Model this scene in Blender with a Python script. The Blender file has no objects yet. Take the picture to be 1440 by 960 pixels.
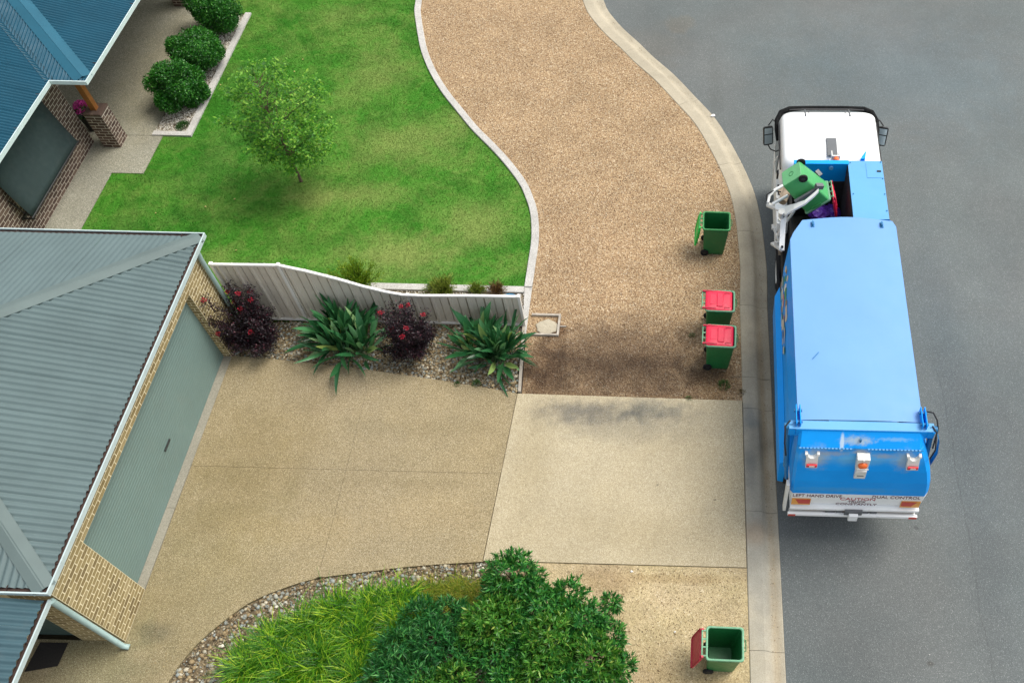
import bpy, math, random
import numpy as np
from mathutils import Vector, Matrix, Euler
random.seed(7)
rng = np.random.default_rng(11)
sc = bpy.context.scene
COL = sc.collection
R = math.radians

# ------------------------------------------------------------------ camera
TILT, ROLL, YAW, FPX, PPX, PPY, CAMH = 35.45, 0.86, 0.68, 1258.0, 941.0, 480.0, 17.0
M3 = (Matrix.Rotation(R(YAW), 3, 'Z') @ Matrix.Rotation(R(TILT), 3, 'X') @ Matrix.Rotation(R(ROLL), 3, 'Z'))
cam_d = bpy.data.cameras.new('camera')
cam = bpy.data.objects.new('camera', cam_d)
COL.objects.link(cam)
cam.matrix_world = Matrix.Translation((0, 0, CAMH)) @ M3.to_4x4()
cam_d.sensor_width = 36.0
cam_d.lens = FPX / 1440 * 36
cam_d.shift_x = -(PPX - 720) / 1440
cam_d.shift_y = 0.0
cam_d.clip_start = 0.1
cam_d.clip_end = 3000
sc.camera = cam

# ------------------------------------------------------------------ light
SUN_EL, SUN_AZ = 60.0, 60.0           # azimuth measured clockwise from +Y
w = bpy.data.worlds.new('World'); sc.world = w; w.use_nodes = True
nt = w.node_tree
sky = nt.nodes.new('ShaderNodeTexSky'); sky.sky_type = 'NISHITA'; sky.sun_disc = False
sky.sun_elevation = R(SUN_EL); sky.sun_rotation = R(SUN_AZ)
sky.air_density = 1.0; sky.dust_density = 3.0; sky.ozone_density = 1.0
bg = nt.nodes['Background']; bg.inputs['Strength'].default_value = 0.15
hs = nt.nodes.new('ShaderNodeHueSaturation'); hs.inputs['Saturation'].default_value = 0.30      # an overcast, nearly colourless sky
nt.links.new(sky.outputs[0], hs.inputs['Color']); nt.links.new(hs.outputs[0], bg.inputs['Color'])
sun_d = bpy.data.lights.new('sun', 'SUN'); sun_d.energy = 1.8; sun_d.angle = R(32); sun_d.color = (1.0, 0.93, 0.82)
sun = bpy.data.objects.new('sun', sun_d); COL.objects.link(sun)
sd = Vector((math.sin(R(SUN_AZ)) * math.cos(R(SUN_EL)), math.cos(R(SUN_AZ)) * math.cos(R(SUN_EL)), math.sin(R(SUN_EL))))
sun.rotation_euler = sd.to_track_quat('Z', 'Y').to_euler()
sc.view_settings.view_transform = 'Standard'; sc.view_settings.look = 'None'
sc.view_settings.exposure = 0.60; sc.view_settings.gamma = 1.0

def at(px, py, z=0.0):
    d = M3 @ Vector((px - PPX, -(py - PPY), -FPX))
    t = (z - CAMH) / d.z
    return Vector((t * d.x, t * d.y, z))
def a2(px, py, z=0.0):
    p = at(px, py, z); return (p.x, p.y)
def proj(P):
    v = M3.transposed() @ (Vector(P) - Vector((0, 0, CAMH)))
    return PPX - FPX * v.x / v.z, PPY + FPX * v.y / v.z

# ------------------------------------------------------------------ object helpers
def link(o, parent=None):
    COL.objects.link(o)
    if parent is not None: o.parent = parent
    return o
def tag(o, label=None, cat=None, group=None, kind=None):
    if label: o['label'] = label
    if cat: o['category'] = cat
    if group: o['group'] = group
    if kind: o['kind'] = kind
    return o
def thing(name, label, cat, loc=(0, 0, 0), rot=(0, 0, 0), group=None):
    o = bpy.data.objects.new(name, None); o.location = loc; o.rotation_euler = rot; o.empty_display_size = 0.2
    link(o); return tag(o, label, cat, group)

class MB:
    """a small mesh builder"""
    def __init__(s): s.v = []; s.f = []; s.sm = []
    def add(s, vs, fs, smooth=False):
        b = len(s.v); s.v += [tuple(v) for v in vs]
        for f in fs: s.f.append(tuple(b + i for i in f)); s.sm.append(smooth)
        return s
    def box(s, x0, x1, y0, y1, z0, z1, mx=None):
        vs = [(x0, y0, z0), (x1, y0, z0), (x1, y1, z0), (x0, y1, z0), (x0, y0, z1), (x1, y0, z1), (x1, y1, z1), (x0, y1, z1)]
        if mx is not None: vs = [mx @ Vector(v) for v in vs]
        return s.add(vs, [(3, 2, 1, 0), (4, 5, 6, 7), (0, 1, 5, 4), (1, 2, 6, 5), (2, 3, 7, 6), (3, 0, 4, 7)])
    def beam(s, p, q, wd, ht, up=(0, 0, 1)):
        p = Vector(p); q = Vector(q); d = (q - p); L = d.length; d.normalize()
        u = Vector(up); sx = d.cross(u)
        if sx.length < 1e-4: sx = d.cross(Vector((1, 0, 0)))
        sx.normalize(); uz = sx.cross(d).normalized()
        mx = Matrix((( d.x, sx.x, uz.x, p.x), (d.y, sx.y, uz.y, p.y), (d.z, sx.z, uz.z, p.z), (0, 0, 0, 1)))
        return s.box(0, L, -wd / 2, wd / 2, -ht / 2, ht / 2, mx)
    def tube(s, pts, r, n=10, cap=True, smooth=True):
        pts = [Vector(p) for p in pts]; k = len(pts)
        rr = r if isinstance(r, (list, tuple)) else [r] * k
        rings = []; prev = None
        for i, p in enumerate(pts):
            d = (pts[min(i + 1, k - 1)] - pts[max(i - 1, 0)]).normalized()
            a = d.cross(Vector((0, 0, 1)) if abs(d.z) < .95 else Vector((1, 0, 0))) if prev is None else prev - d * prev.dot(d)
            a.normalize(); prev = a; b = d.cross(a)
            rings.append([p + (a * math.cos(2 * math.pi * j / n) + b * math.sin(2 * math.pi * j / n)) * rr[i] for j in range(n)])
        vs = [v for rg in rings for v in rg]
        fs = [(i * n + j, i * n + (j + 1) % n, (i + 1) * n + (j + 1) % n, (i + 1) * n + j) for i in range(k - 1) for j in range(n)]
        s.add(vs, fs, smooth)
        if cap:
            s.add(rings[0], [tuple(range(n))]); s.add(rings[-1], [tuple(range(n - 1, -1, -1))])
        return s
    def loft(s, rings, closed=True, capa=False, capb=False, smooth=True):
        n = len(rings[0]); vs = [v for rg in rings for v in rg]; m = n if closed else n - 1
        s.add(vs, [(i * n + j, i * n + (j + 1) % n, (i + 1) * n + (j + 1) % n, (i + 1) * n + j) for i in range(len(rings) - 1) for j in range(m)], smooth)
        if capa: s.add(rings[0], [tuple(range(n - 1, -1, -1))])
        if capb: s.add(rings[-1], [tuple(range(n))])
        return s
    def prism(s, poly, z0, z1):
        n = len(poly)
        vs = [(p[0], p[1], z0) for p in poly] + [(p[0], p[1], z1) for p in poly]
        return s.add(vs, [tuple(range(n, 2 * n)), tuple(range(n - 1, -1, -1))] + [(i, (i + 1) % n, n + (i + 1) % n, n + i) for i in range(n)])
    def mesh(s, name, m=None, off=None, bevel=None):
        me = bpy.data.meshes.new(name)
        vs = s.v if off is None else [(v[0] - off[0], v[1] - off[1], v[2] - off[2]) for v in s.v]
        me.from_pydata(vs, [], s.f)
        me.polygons.foreach_set('use_smooth', s.sm)
        if m: me.materials.append(m)
        me.update(); return me
def wloc(o):
    v = Vector((0, 0, 0))
    while o is not None: v += o.location; o = o.parent
    return v
def part(name, mb, m, parent=None, world=True, loc=None, bevel=0, label=None, kind=None, wn=False):
    """link one builder as ONE mesh object; world=True: coordinates given in the world although the parent is moved"""
    off = tuple(wloc(parent)) if (parent is not None and world) else None
    o = bpy.data.objects.new(name, mb.mesh(name, m, off) if isinstance(mb, MB) else mb)
    link(o, parent)
    if loc is not None: o.location = loc
    if bevel:
        b = o.modifiers.new('bevel', 'BEVEL'); b.width = bevel; b.segments = 2; b.limit_method = 'ANGLE'; b.angle_limit = R(35)
    if label: o['label'] = label
    if kind: o['kind'] = kind
    return o
def structure(name, mb, m): return part(name, mb, m, kind='structure')
def rr(cx, cy, hx, hy, r, z, n=4):
    out = []
    for (sx, sy, a0) in ((1, 1, 0), (-1, 1, 90), (-1, -1, 180), (1, -1, 270)):
        for k in range(n + 1):
            a = R(a0 + 90 * k / n)
            out.append((cx + sx * (hx - r) + r * math.cos(a), cy + sy * (hy - r) + r * math.sin(a), z))
    return out
def smooth_line(pts, step=.25):
    """Catmull-Rom through the points"""
    P = [Vector(p) for p in pts]; P = [P[0] * 2 - P[1]] + P + [P[-1] * 2 - P[-2]]; out = []
    for i in range(1, len(P) - 2):
        n = max(1, int((P[i + 1] - P[i]).length / step))
        for k in range(n):
            t = k / n
            out.append(.5 * ((2 * P[i]) + (P[i + 1] - P[i - 1]) * t + (2 * P[i - 1] - 5 * P[i] + 4 * P[i + 1] - P[i + 2]) * t * t + (-P[i - 1] + 3 * P[i] - 3 * P[i + 1] + P[i + 2]) * t ** 3))
    out.append(P[-2]); return out
def offset(line, d):
    out = []
    for i, p in enumerate(line):
        t = (line[min(i + 1, len(line) - 1)] - line[max(i - 1, 0)]).normalized()
        out.append(p + Vector((-t.y, t.x)) * d)
    return out
def inpoly(P, poly):
    x, y = P[:, 0], P[:, 1]; ins = np.zeros(len(P), bool); n = len(poly)
    for i in range(n):
        x0, y0 = poly[i][0], poly[i][1]; x1, y1 = poly[(i + 1) % n][0], poly[(i + 1) % n][1]
        c = ((y0 > y) != (y1 > y)); 
        with np.errstate(divide='ignore', invalid='ignore'):
            ins ^= c & (x < (x1 - x0) * (y - y0) / (y1 - y0 if y1 != y0 else 1e-9) + x0)
    return ins
def scatter(poly, n):
    A = np.array([(p[0], p[1]) for p in poly]); lo, hi = A.min(0), A.max(0); out = np.zeros((0, 2))
    while len(out) < n:
        P = rng.uniform(lo, hi, (n * 2, 2)); out = np.vstack([out, P[inpoly(P, poly)]])
    return out[:n]
def np_mesh(name, V, F, m, smooth=False):
    me = bpy.data.meshes.new(name); k = F.shape[1]
    me.vertices.add(len(V)); me.vertices.foreach_set('co', V.astype(np.float32).ravel())
    me.loops.add(F.size); me.loops.foreach_set('vertex_index', F.astype(np.int32).ravel())
    me.polygons.add(len(F)); me.polygons.foreach_set('loop_start', np.arange(0, F.size, k, dtype=np.int32))
    me.polygons.foreach_set('loop_total', np.full(len(F), k, np.int32))
    if smooth: me.polygons.foreach_set('use_smooth', np.ones(len(F), bool))
    me.materials.append(m); me.update(calc_edges=True); return me

# ------------------------------------------------------------------ materials
class G:
    """node graph helper"""
    def __init__(s, name):
        s.m = bpy.data.materials.new(name); s.m.use_nodes = True; s.t = s.m.node_tree
        s.b = s.t.nodes['Principled BSDF']; s.out = s.t.nodes['Material Output']
        s.tc = s.n('ShaderNodeTexCoord')
        s.geo = s.n('ShaderNodeNewGeometry')
    def n(s, ty, **kw):
        x = s.t.nodes.new(ty)
        for k, v in kw.items(): setattr(x, k, v)
        return x
    def l(s, a, b): s.t.links.new(a, b)
    def noise(s, scale, detail=3, rough=.55, vec=None, dist=0.0):
        x = s.n('ShaderNodeTexNoise'); x.inputs['Scale'].default_value = scale; x.inputs['Detail'].default_value = detail
        x.inputs['Roughness'].default_value = rough; x.inputs['Distortion'].default_value = dist
        s.l(vec if vec is not None else s.geo.outputs['Position'], x.inputs['Vector']); return x.outputs['Fac']
    def vor(s, scale, vec=None):
        x = s.n('ShaderNodeTexVoronoi'); x.inputs['Scale'].default_value = scale
        s.l(vec if vec is not None else s.geo.outputs['Position'], x.inputs['Vector']); return x
    def ramp(s, fac, stops, interp='LINEAR'):
        x = s.n('ShaderNodeValToRGB'); x.color_ramp.interpolation = interp; e = x.color_ramp.elements
        while len(e) < len(stops): e.new(.5)
        for i, (p, c) in enumerate(stops):
            e[i].position = p; e[i].color = (c[0], c[1], c[2], 1) if isinstance(c, (tuple, list)) else (c, c, c, 1)
        s.l(fac, x.inputs[0]); return x.outputs[0]
    def mix(s, fac, a, b, mode='MIX'):
        x = s.n('ShaderNodeMix'); x.data_type = 'RGBA'; x.blend_type = mode
        for sock, v in ((x.inputs[0], fac), (x.inputs[6], a), (x.inputs[7], b)):
            if isinstance(v, (int, float)): sock.default_value = v
            elif isinstance(v, (tuple, list)): sock.default_value = (v[0], v[1], v[2], 1)
            else: s.l(v, sock)
        return x.outputs[2]
    def math(s, op, a, b=0.0, clamp=False):
        x = s.n('ShaderNodeMath'); x.operation = op; x.use_clamp = clamp
        for i, v in enumerate((a, b)):
            if isinstance(v, (int, float)): x.inputs[i].default_value = v
            else: s.l(v, x.inputs[i])
        return x.outputs[0]
    def blob(s, cx, cy, rx, ry, soft=.6, nz=2.2, warp=.6):
        """soft irregular spot round (cx, cy) on the ground"""
        sep = s.n('ShaderNodeSeparateXYZ'); s.l(s.geo.outputs['Position'], sep.inputs[0])
        ax = s.math('DIVIDE', s.math('SUBTRACT', sep.outputs[0], cx), rx); ay = s.math('DIVIDE', s.math('SUBTRACT', sep.outputs[1], cy), ry)
        d = s.math('SQRT', s.math('ADD', s.math('MULTIPLY', ax, ax), s.math('MULTIPLY', ay, ay)))
        d = s.math('ADD', d, s.math('MULTIPLY', s.math('SUBTRACT', s.noise(nz, 4), .5), warp * 2))
        mr = s.n('ShaderNodeMapRange'); mr.interpolation_type = 'SMOOTHSTEP'
        s.l(d, mr.inputs[0]); mr.inputs[1].default_value = 1 + soft / 2; mr.inputs[2].default_value = 1 - soft
        mr.inputs[3].default_value = 0; mr.inputs[4].default_value = 1
        return mr.outputs[0]
    def crack(s, x0, wob, wd, y1):
        sep = s.n('ShaderNodeSeparateXYZ'); s.l(s.geo.outputs['Position'], sep.inputs[0])
        d = s.math('ABSOLUTE', s.math('SUBTRACT', s.math('SUBTRACT', sep.outputs[0], x0), s.math('MULTIPLY', s.math('SUBTRACT', s.noise(.8, 5, .6), .5), wob)))
        return s.math('MULTIPLY', s.math('LESS_THAN', d, wd), s.math('LESS_THAN', sep.outputs[1], y1))
    def bump(s, h, strength=.3, dist=.01):
        x = s.n('ShaderNodeBump'); x.inputs['Strength'].default_value = strength; x.inputs['Distance'].default_value = dist
        s.l(h, x.inputs['Height']); s.l(x.outputs[0], s.b.inputs['Normal'])
    def done(s, col=None, rough=.8, metal=0.0, spec=.5):
        if col is not None:
            if isinstance(col, (tuple, list)): s.b.inputs['Base Color'].default_value = (*col[:3], 1)
            else: s.l(col, s.b.inputs['Base Color'])
        if isinstance(rough, (int, float)): s.b.inputs['Roughness'].default_value = rough
        else: s.l(rough, s.b.inputs['Roughness'])
        s.b.inputs['Metallic'].default_value = metal; s.b.inputs['Specular IOR Level'].default_value = spec
        return s.m
def sc_(c, k): return tuple(x * k for x in c)

def paint(name, c, rough=.45, wear=.12, dirt=.25, scale=3.0, spec=.5, dirtcol=(.22, .18, .13), metal=0.0, fine=40):
    g = G(name)
    v = g.ramp(g.noise(scale, 5), [(.3, sc_(c, 1 - wear)), (.7, sc_(c, 1 + wear * .6))])
    k = g.ramp(g.noise(scale * 2.3, 6, .7), [(.52, 0.0), (.8, dirt)])
    col = g.mix(k, v, dirtcol)
    g.bump(g.noise(fine, 2), .08, .004)
    r = g.ramp(g.noise(scale * 3, 3), [(.3, rough * .85), (.7, min(1, rough * 1.25))])
    return g.done(col, r, metal, spec)
def speckle(name, stops, vs, big=(.5, .85, 1.12), bump=.5, stains=(), rough=.9, vs2=None, bd=.01, tint=None, cracks=()):
    """ground of small coloured grains: voronoi cells pick a colour, a wide noise shades patches"""
    g = G(name)
    v = g.vor(vs); sep = g.n('ShaderNodeSeparateColor'); g.l(v.outputs['Color'], sep.inputs[0])
    col = g.ramp(sep.outputs[0], stops)
    if vs2:
        v2 = g.vor(vs2); s2 = g.n('ShaderNodeSeparateColor'); g.l(v2.outputs['Color'], s2.inputs[0])
        col = g.mix(.4, col, g.ramp(s2.outputs[1], stops))
    pat = g.ramp(g.noise(big[0], 6, .62), [(.32, big[1]), (.68, big[2])])
    col = g.mix(1.0, col, pat, 'MULTIPLY')
    if tint:                                   # a slow drift of hue over the slab
        col = g.mix(g.ramp(g.noise(tint[0], 3), [(.35, 0.0), (.7, tint[2])]), col, g.mix(1.0, col, tint[1], 'MULTIPLY'))
    for (cx, cy, rx, ry, c, k, *o) in stains:
        bl = g.blob(cx, cy, rx, ry, *(o if o else (.7,)))
        col = g.mix(g.math('MULTIPLY', bl, k), col, g.mix(1.0, col, c, 'MULTIPLY'))
    for (x0, wob, wd, y1, k) in cracks:
        col = g.mix(g.math('MULTIPLY', g.crack(x0, wob, wd, y1), k), col, g.mix(1.0, col, (.45, .44, .42), 'MULTIPLY'))
    g.bump(v.outputs['Distance'], bump, bd)
    return g.done(col, rough, 0, .3)
def leafmat(name, stops, rough=.5, trans=.35, bright=1.0, objrand=False):
    g = G(name)
    f = g.geo.outputs['Random Per Island']
    if objrand:
        oi = g.n('ShaderNodeObjectInfo'); f = oi.outputs['Random']
    col = g.ramp(f, [(p, sc_(c, bright)) for p, c in stops])
    col = g.mix(g.ramp(g.noise(2.5, 3), [(.35, 0.0), (.7, .45)]), col, g.mix(1.0, col, (.62, .75, .6), 'MULTIPLY'))
    g.done(col, rough, 0, .4)
    tr = g.n('ShaderNodeBsdfTranslucent'); g.l(g.mix(1.0, col, (1.3, 1.35, .7), 'MULTIPLY'), tr.inputs[0])
    ms = g.n('ShaderNodeMixShader'); ms.inputs[0].default_value = trans
    g.l(g.b.outputs[0], ms.inputs[1]); g.l(tr.outputs[0], ms.inputs[2]); g.l(ms.outputs[0], g.out.inputs[0])
    return g.m
def brickmat(name, stops, island=False):
    g = G(name)
    if island: f = g.geo.outputs['Random Per Island']
    else: f = g.n('ShaderNodeObjectInfo').outputs['Random']
    col = g.ramp(f, stops)
    col = g.mix(.35, col, g.ramp(g.noise(38, 4), [(.3, sc_(stops[0][1], .75)), (.7, stops[-1][1])]))
    g.bump(g.noise(120, 3), .5, .004)
    return g.done(col, .9, 0, .2)
# ------------------------------------------------------------------ colours
GRN_BIN = (.012, .17, .045)
m_asphalt = speckle('asphalt', [(0, (.088, .096, .094)), (.55, (.120, .130, .127)), (.93, (.155, .165, .160)), (1, (.36, .37, .35))], 95, (.35, .88, 1.1), .35,
    [(6.3, 9.0, .5, 7.0, (.80, .82, .85), .55, .9), (5.0, 7.6, .05, .04, (.6, .6, .6), .7), (4.9, 4.9, .07, .05, (.6, .55, .5), .7), (7.2, 14.5, .7, 3.6, (1.08, 1.08, 1.06), .6, .9), (2.9, 18.5, .35, 3.0, (.82, .83, .84), .5, .9), (1.0, 20.6, .25, 2.4, (.85, .84, .82), .5, .9), (-.6, 22.2, .5, .9, (.86, .84, .82), .5, .9), (3.2, 6.0, 1.6, 2.4, (.82, .83, .85), .5), (-.1, 24.3, .5, .5, (1.12, 1.0, .9), .8, .4),
     (-.9, 23.2, 1.0, 1.0, (1.12, 1.03, .95), .6, .8), (6.5, 22.0, 4.0, 3.0, (.95, 1.05, 1.13), .8, .9), (9, 13.0, 1.2, 9.0, (1.1, 1.12, 1.12), .5, .9)],
    vs2=160, tint=(.25, (.92, 1.02, 1.05), .8), cracks=((6.02, .35, .014, 11.5, .22),))
m_gravel = speckle('verge_gravel', [(0, (.10, .060, .033)), (.15, (.22, .135, .075)), (.45, (.34, .228, .122)), (.75, (.44, .31, .172)), (.93, (.56, .44, .28)), (1, (.72, .63, .47))], 38, (.9, .86, 1.1), .9,
    [(-1.2, 11.75, 2.5, 1.05, (.38, .36, .37), .9, .7), (-1.1, 11.0, 2.9, .8, (.42, .40, .40), .88, .6), (-3.0, 11.2, .6, 1.2, (.45, .40, .38), .88, .8), (-2.9, 12.4, .35, .3, (.45, .36, .3), .9, .5), (.9, 11.0, .55, .6, (.72, .66, .55), .7), (-1.7, 14.8, 1.8, 2.0, (1.05, 1.03, 1.03), .6)],
    vs2=70, bd=.02)
m_drive = speckle('exposed_aggregate_tan', [(0, (.10, .078, .045)), (.3, (.215, .174, .098)), (.65, (.325, .267, .155)), (.9, (.45, .38, .245)), (1, (.60, .54, .40))], 95, (.5, .86, 1.1), .4,
    [(-6.6, 9.6, .7, .3, (.84, .86, .88), .6, .9), (-5.2, 7.6, 1.4, .5, (1.12, 1.08, 1.02), .5, .9), (-8.8, 8.9, 1.3, 2.2, (.84, .81, .72), .8, .9), (-5.0, 9.6, 1.3, .25, (.85, .84, .8), .6, .7), (-5.6, 8.3, 1.6, .12, (.84, .83, .8), .5, .8), (-7.8, 7.2, 1.6, .35, (1.12, 1.08, 1.0), .5, .9), (-6.3, 8.5, .5, 1.6, (.9, .9, .92), .5, .9), (-9.2, 6.0, 2.0, 3.0, (.78, .80, .72), .8, .9), (-10.6, 4.6, 1.0, 1.2, (.8, .9, .9), .7), (-7.7, 10.6, 1.2, .8, (.9, .9, .95), .8), (-9.6, 5.1, .35, .22, (.62, .66, .72), .8, .8)],
    vs2=170, tint=(.4, (1.0, .95, .84), .6))
m_cross = speckle('exposed_aggregate_pale', [(0, (.20, .165, .10)), (.3, (.35, .295, .19)), (.65, (.45, .39, .26)), (.9, (.54, .48, .345)), (1, (.66, .61, .48))], 98, (.6, .90, 1.06), .35,
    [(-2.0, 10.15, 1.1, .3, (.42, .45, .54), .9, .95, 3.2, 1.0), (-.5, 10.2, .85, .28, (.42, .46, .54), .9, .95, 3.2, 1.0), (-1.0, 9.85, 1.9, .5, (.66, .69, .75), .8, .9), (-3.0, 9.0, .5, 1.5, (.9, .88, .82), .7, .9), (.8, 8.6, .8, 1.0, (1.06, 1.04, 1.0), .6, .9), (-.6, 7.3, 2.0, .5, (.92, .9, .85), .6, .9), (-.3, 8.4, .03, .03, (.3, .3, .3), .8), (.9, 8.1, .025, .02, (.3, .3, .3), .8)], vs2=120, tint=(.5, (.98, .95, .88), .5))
m_path = speckle('exposed_aggregate_grey', [(0, (.12, .117, .09)), (.3, (.215, .21, .16)), (.65, (.30, .293, .23)), (.9, (.40, .39, .315)), (1, (.55, .52, .45))], 62, (.6, .88, 1.08), .5,
    [(-15.3, 21.5, 1.4, 3.5, (.95, .9, .78), .8, .9)], vs2=120)
m_kerb = speckle('kerb_concrete', [(0, (.33, .29, .21)), (.5, (.41, .365, .275)), (1, (.48, .435, .335))], 90, (1.4, .84, 1.08), .25,
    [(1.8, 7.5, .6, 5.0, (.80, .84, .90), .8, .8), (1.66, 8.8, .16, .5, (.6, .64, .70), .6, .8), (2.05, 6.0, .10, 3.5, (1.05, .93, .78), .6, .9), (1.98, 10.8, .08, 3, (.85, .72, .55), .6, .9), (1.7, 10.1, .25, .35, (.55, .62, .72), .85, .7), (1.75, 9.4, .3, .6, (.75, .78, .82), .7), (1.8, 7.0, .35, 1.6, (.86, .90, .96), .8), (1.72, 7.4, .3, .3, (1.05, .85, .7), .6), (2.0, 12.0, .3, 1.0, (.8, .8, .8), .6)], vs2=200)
m_edging = speckle('edging_concrete', [(0, (.34, .33, .30)), (.5, (.46, .45, .42)), (1, (.58, .57, .54))], 50, (2.0, .85, 1.08), .5, vs2=110)
m_soil = speckle('sandy_verge', [(0, (.22, .17, .10)), (.3, (.39, .31, .18)), (.7, (.50, .405, .25)), (.95, (.56, .44, .27)), (1, (.68, .6, .45))], 45, (1.1, .80, 1.1), .7,
    [(-.1, 4.4, .7, .6, (.7, .66, .6), .7), (.9, 4.9, .5, .8, (.85, .8, .6), .5), (-1.2, 6.3, .8, .3, (.7, .6, .5), .5), (.3, 6.4, 1.2, .12, (.7, .62, .5), .5)], vs2=100, tint=(.7, (.95, 1.0, .78), .5))
m_bed = speckle('bed_soil', [(0, (.05, .038, .022)), (.5, (.13, .10, .06)), (1, (.26, .21, .13))], 30, (2, .8, 1.15), .9)
m_lawnbase = speckle('lawn_soil', [(0, (.03, .11, .01)), (.6, (.045, .16, .015)), (1, (.08, .20, .03))], 60, (.6, .7, 1.2), .6)
m_ground = speckle('ground_dry', [(0, (.12, .10, .06)), (1, (.22, .19, .12))], 3, (.2, .8, 1.1), .2)

# ------------------------------------------------------------------ ground
g_ = MB(); S = 1200.0
g_.add([(-S, -S, -.36), (S, -S, -.36), (S, S, -.36), (-S, S, -.36)], [(0, 1, 2, 3)])
structure('ground', g_, m_ground)

# kerb: left edge traced along the verge, straight part along x = 1.53
kl_px = [(819, 0), (827, 19), (848, 45), (872.5, 68), (893, 88.5), (921, 113), (952, 146), (976.7, 173.6), (997.5, 208), (1015, 243), (1027, 274), (1034, 305.6), (1037.5, 335), (1041, 380)]
kl = [Vector(a2(*p)) for p in kl_px]
kl = [kl[0] + (kl[0] - kl[1]).normalized() * d + Vector((-.04, 0)) * d for d in (9, 6, 3, 1.2)] + kl + [Vector((1.53, y)) for y in (13.2, 12, 10, 8, 6, 4, 2, 0, -6, -12)]
kline = smooth_line(kl, .22)                 # runs from the far end towards the camera; left-hand normal points to the road
KW = .67
prof = [(0, -.30), (0, .0), (.015, .014), (.29, .010), (.34, -.005), (.42, -.070), (.47, -.088), (.53, -.090), (.655, -.072), (.67, -.082), (.67, -.30)]
def ribbon(line, prof, z=0.0):
    rings = []
    offs = {d: offset(line, d) for d in set(p[0] for p in prof)}
    for i in range(len(line)):
        rings.append([(offs[d][i].x, offs[d][i].y, z + h) for d, h in prof])
    return rings
joints_y = [24.6, 21.05, 18.95, 16.2, 14.75, 12.85, 11.2, 10.28, 8.05, 5.35, 2.6, 0, -3, -6]
def split_line(line, ys):
    segs = []; cur = [line[0]]
    for a, b in zip(line, line[1:]):
        for y in ys:
            if a.y > y >= b.y:
                t = (a.y - y) / (a.y - b.y); d = (b - a).normalized(); p = a.lerp(b, t)
                cur.append(p - d * .004); segs.append(cur); cur = [p + d * .004]
        cur.append(b)
    segs.append(cur); return segs
jy = [at(923, 75).y, at(960, 148).y - .02, at(1012, 233).y, at(1036, 325).y, at(1043, 429).y, at(1044, 530).y, at(1046, 574).y, at(1050, 718).y, at(1055, 914).y, 2.2, -.6]
kb = MB().loft(ribbon(kline, [(0.012, -.32), (0.012, -.02), (.28, -.03), (.42, -.10), (.655, -.11), (.655, -.32)]), closed=False, smooth=False)
kerb = structure('kerb', kb, m_bed)
for seg in split_line(kline, jy):
    if len(seg) < 2: continue
    mb = MB(); rg = ribbon(seg, prof); mb.loft(rg, closed=False, smooth=False)
    mb.add(rg[0], [tuple(range(len(prof)))]); mb.add(rg[-1], [tuple(range(len(prof) - 1, -1, -1))])
    part('kerb_segment', mb, m_kerb, kerb)

# road: rises away from the gutter
edge = offset(kline, KW + .004)
edge = [p for p in edge]
mb = MB(); n = len(edge)
XE = 60.0
vs = [(p.x, p.y, -.085) for p in edge] + [(p.x + (4.2 if True else 0), p.y, -.085 + .028 * 4.2) for p in edge] + [(XE, p.y, .03) for p in edge]
mb.add(vs, [(i + 1, i, n + i, n + i + 1) for i in range(n - 1)] + [(n + i + 1, n + i, 2 * n + i, 2 * n + i + 1) for i in range(n - 1)])
structure('road', mb, m_asphalt)
def road_z(x): return -.085 + .028 * max(0, min(4.2, x - 2.2))

# ---- verge of loose gravel
ed_px = [(585, 0), (583, 16), (585, 33), (588, 52), (593, 75), (605, 104), (622, 132), (641, 156), (664, 184), (688, 208), (709, 231), (730, 259), (740, 281), (746, 302), (747.5, 330), (743, 370), (738, 402)]
el = [Vector(a2(*p)) for p in ed_px]
el = [Vector((-9.0, 34)), Vector((-8.95, 29)), Vector((-8.8, 27))] + el[:-3] + [Vector((-3.71, 15.2)), Vector((-3.70, 14.4)), Vector((-3.70, 13.6))]
eline = smooth_line(el, .2)
eout = offset(eline, .19)
verge_poly = [(p.x, p.y) for p in eout if p.y < 31] + [(-3.52, 12.6), (-3.40, 10.55), (1.53, 10.52)] + [(p.x, p.y) for p in reversed(kline) if 10.6 < p.y < 31]
structure('gravel_verge', MB().prism(verge_poly, -.3, -.005), m_gravel)
ek = MB(); er = ribbon(eline, [(0, -.25), (0, .045), (.012, .055), (.178, .055), (.19, .045), (.19, -.25)])
ek.loft(er, closed=False, smooth=False); ek.add(er[-1], [(5, 4, 3, 2, 1, 0)])
edging = structure('lawn_edging', ek, m_edging)
# straight edging strip behind the little fence, and the strips at the house side
structure('lawn_edging', MB().box(-7.6, -3.702, 13.42, 13.60, -.25, .052), m_edging)
structure('lawn_edging', MB().prism([(-3.70, 13.60), (-3.512, 13.60), (-3.50, 12.2), (-3.58, 12.2), (-3.68, 13.40)], -.25, .02), m_edging)
structure('lawn_edging', MB().prism([(-13.70, 18.64), (-13.52, 18.64), (-13.52, 24.28), (-13.70, 24.28)], -.25, .055), m_edging)
structure('lawn_edging', MB().box(-14.60, -13.703, 18.64, 18.80, -.25, .053), m_edging)

# ---- lawn
lawn_poly = [(p.x, p.y) for p in eline if 13.6 < p.y < 31] + [(-3.702, 13.603), (-7.6, 13.603), (-7.6, 12.5), (-15.2, 12.5), (-15.16, 17.17), (-14.31, 17.17), (-14.31, 18.635), (-13.515, 18.635), (-13.515, 24.285), (-15.1, 24.285), (-15.1, 31)]
structure('lawn', MB().prism(lawn_poly, -.3, .0), m_lawnbase)
structure('garden_bed', MB().prism([(-7.598, 12.40), (-3.60, 12.40), (-3.60, 13.418), (-7.598, 13.418)], -.3, -.01), m_bed)

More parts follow.
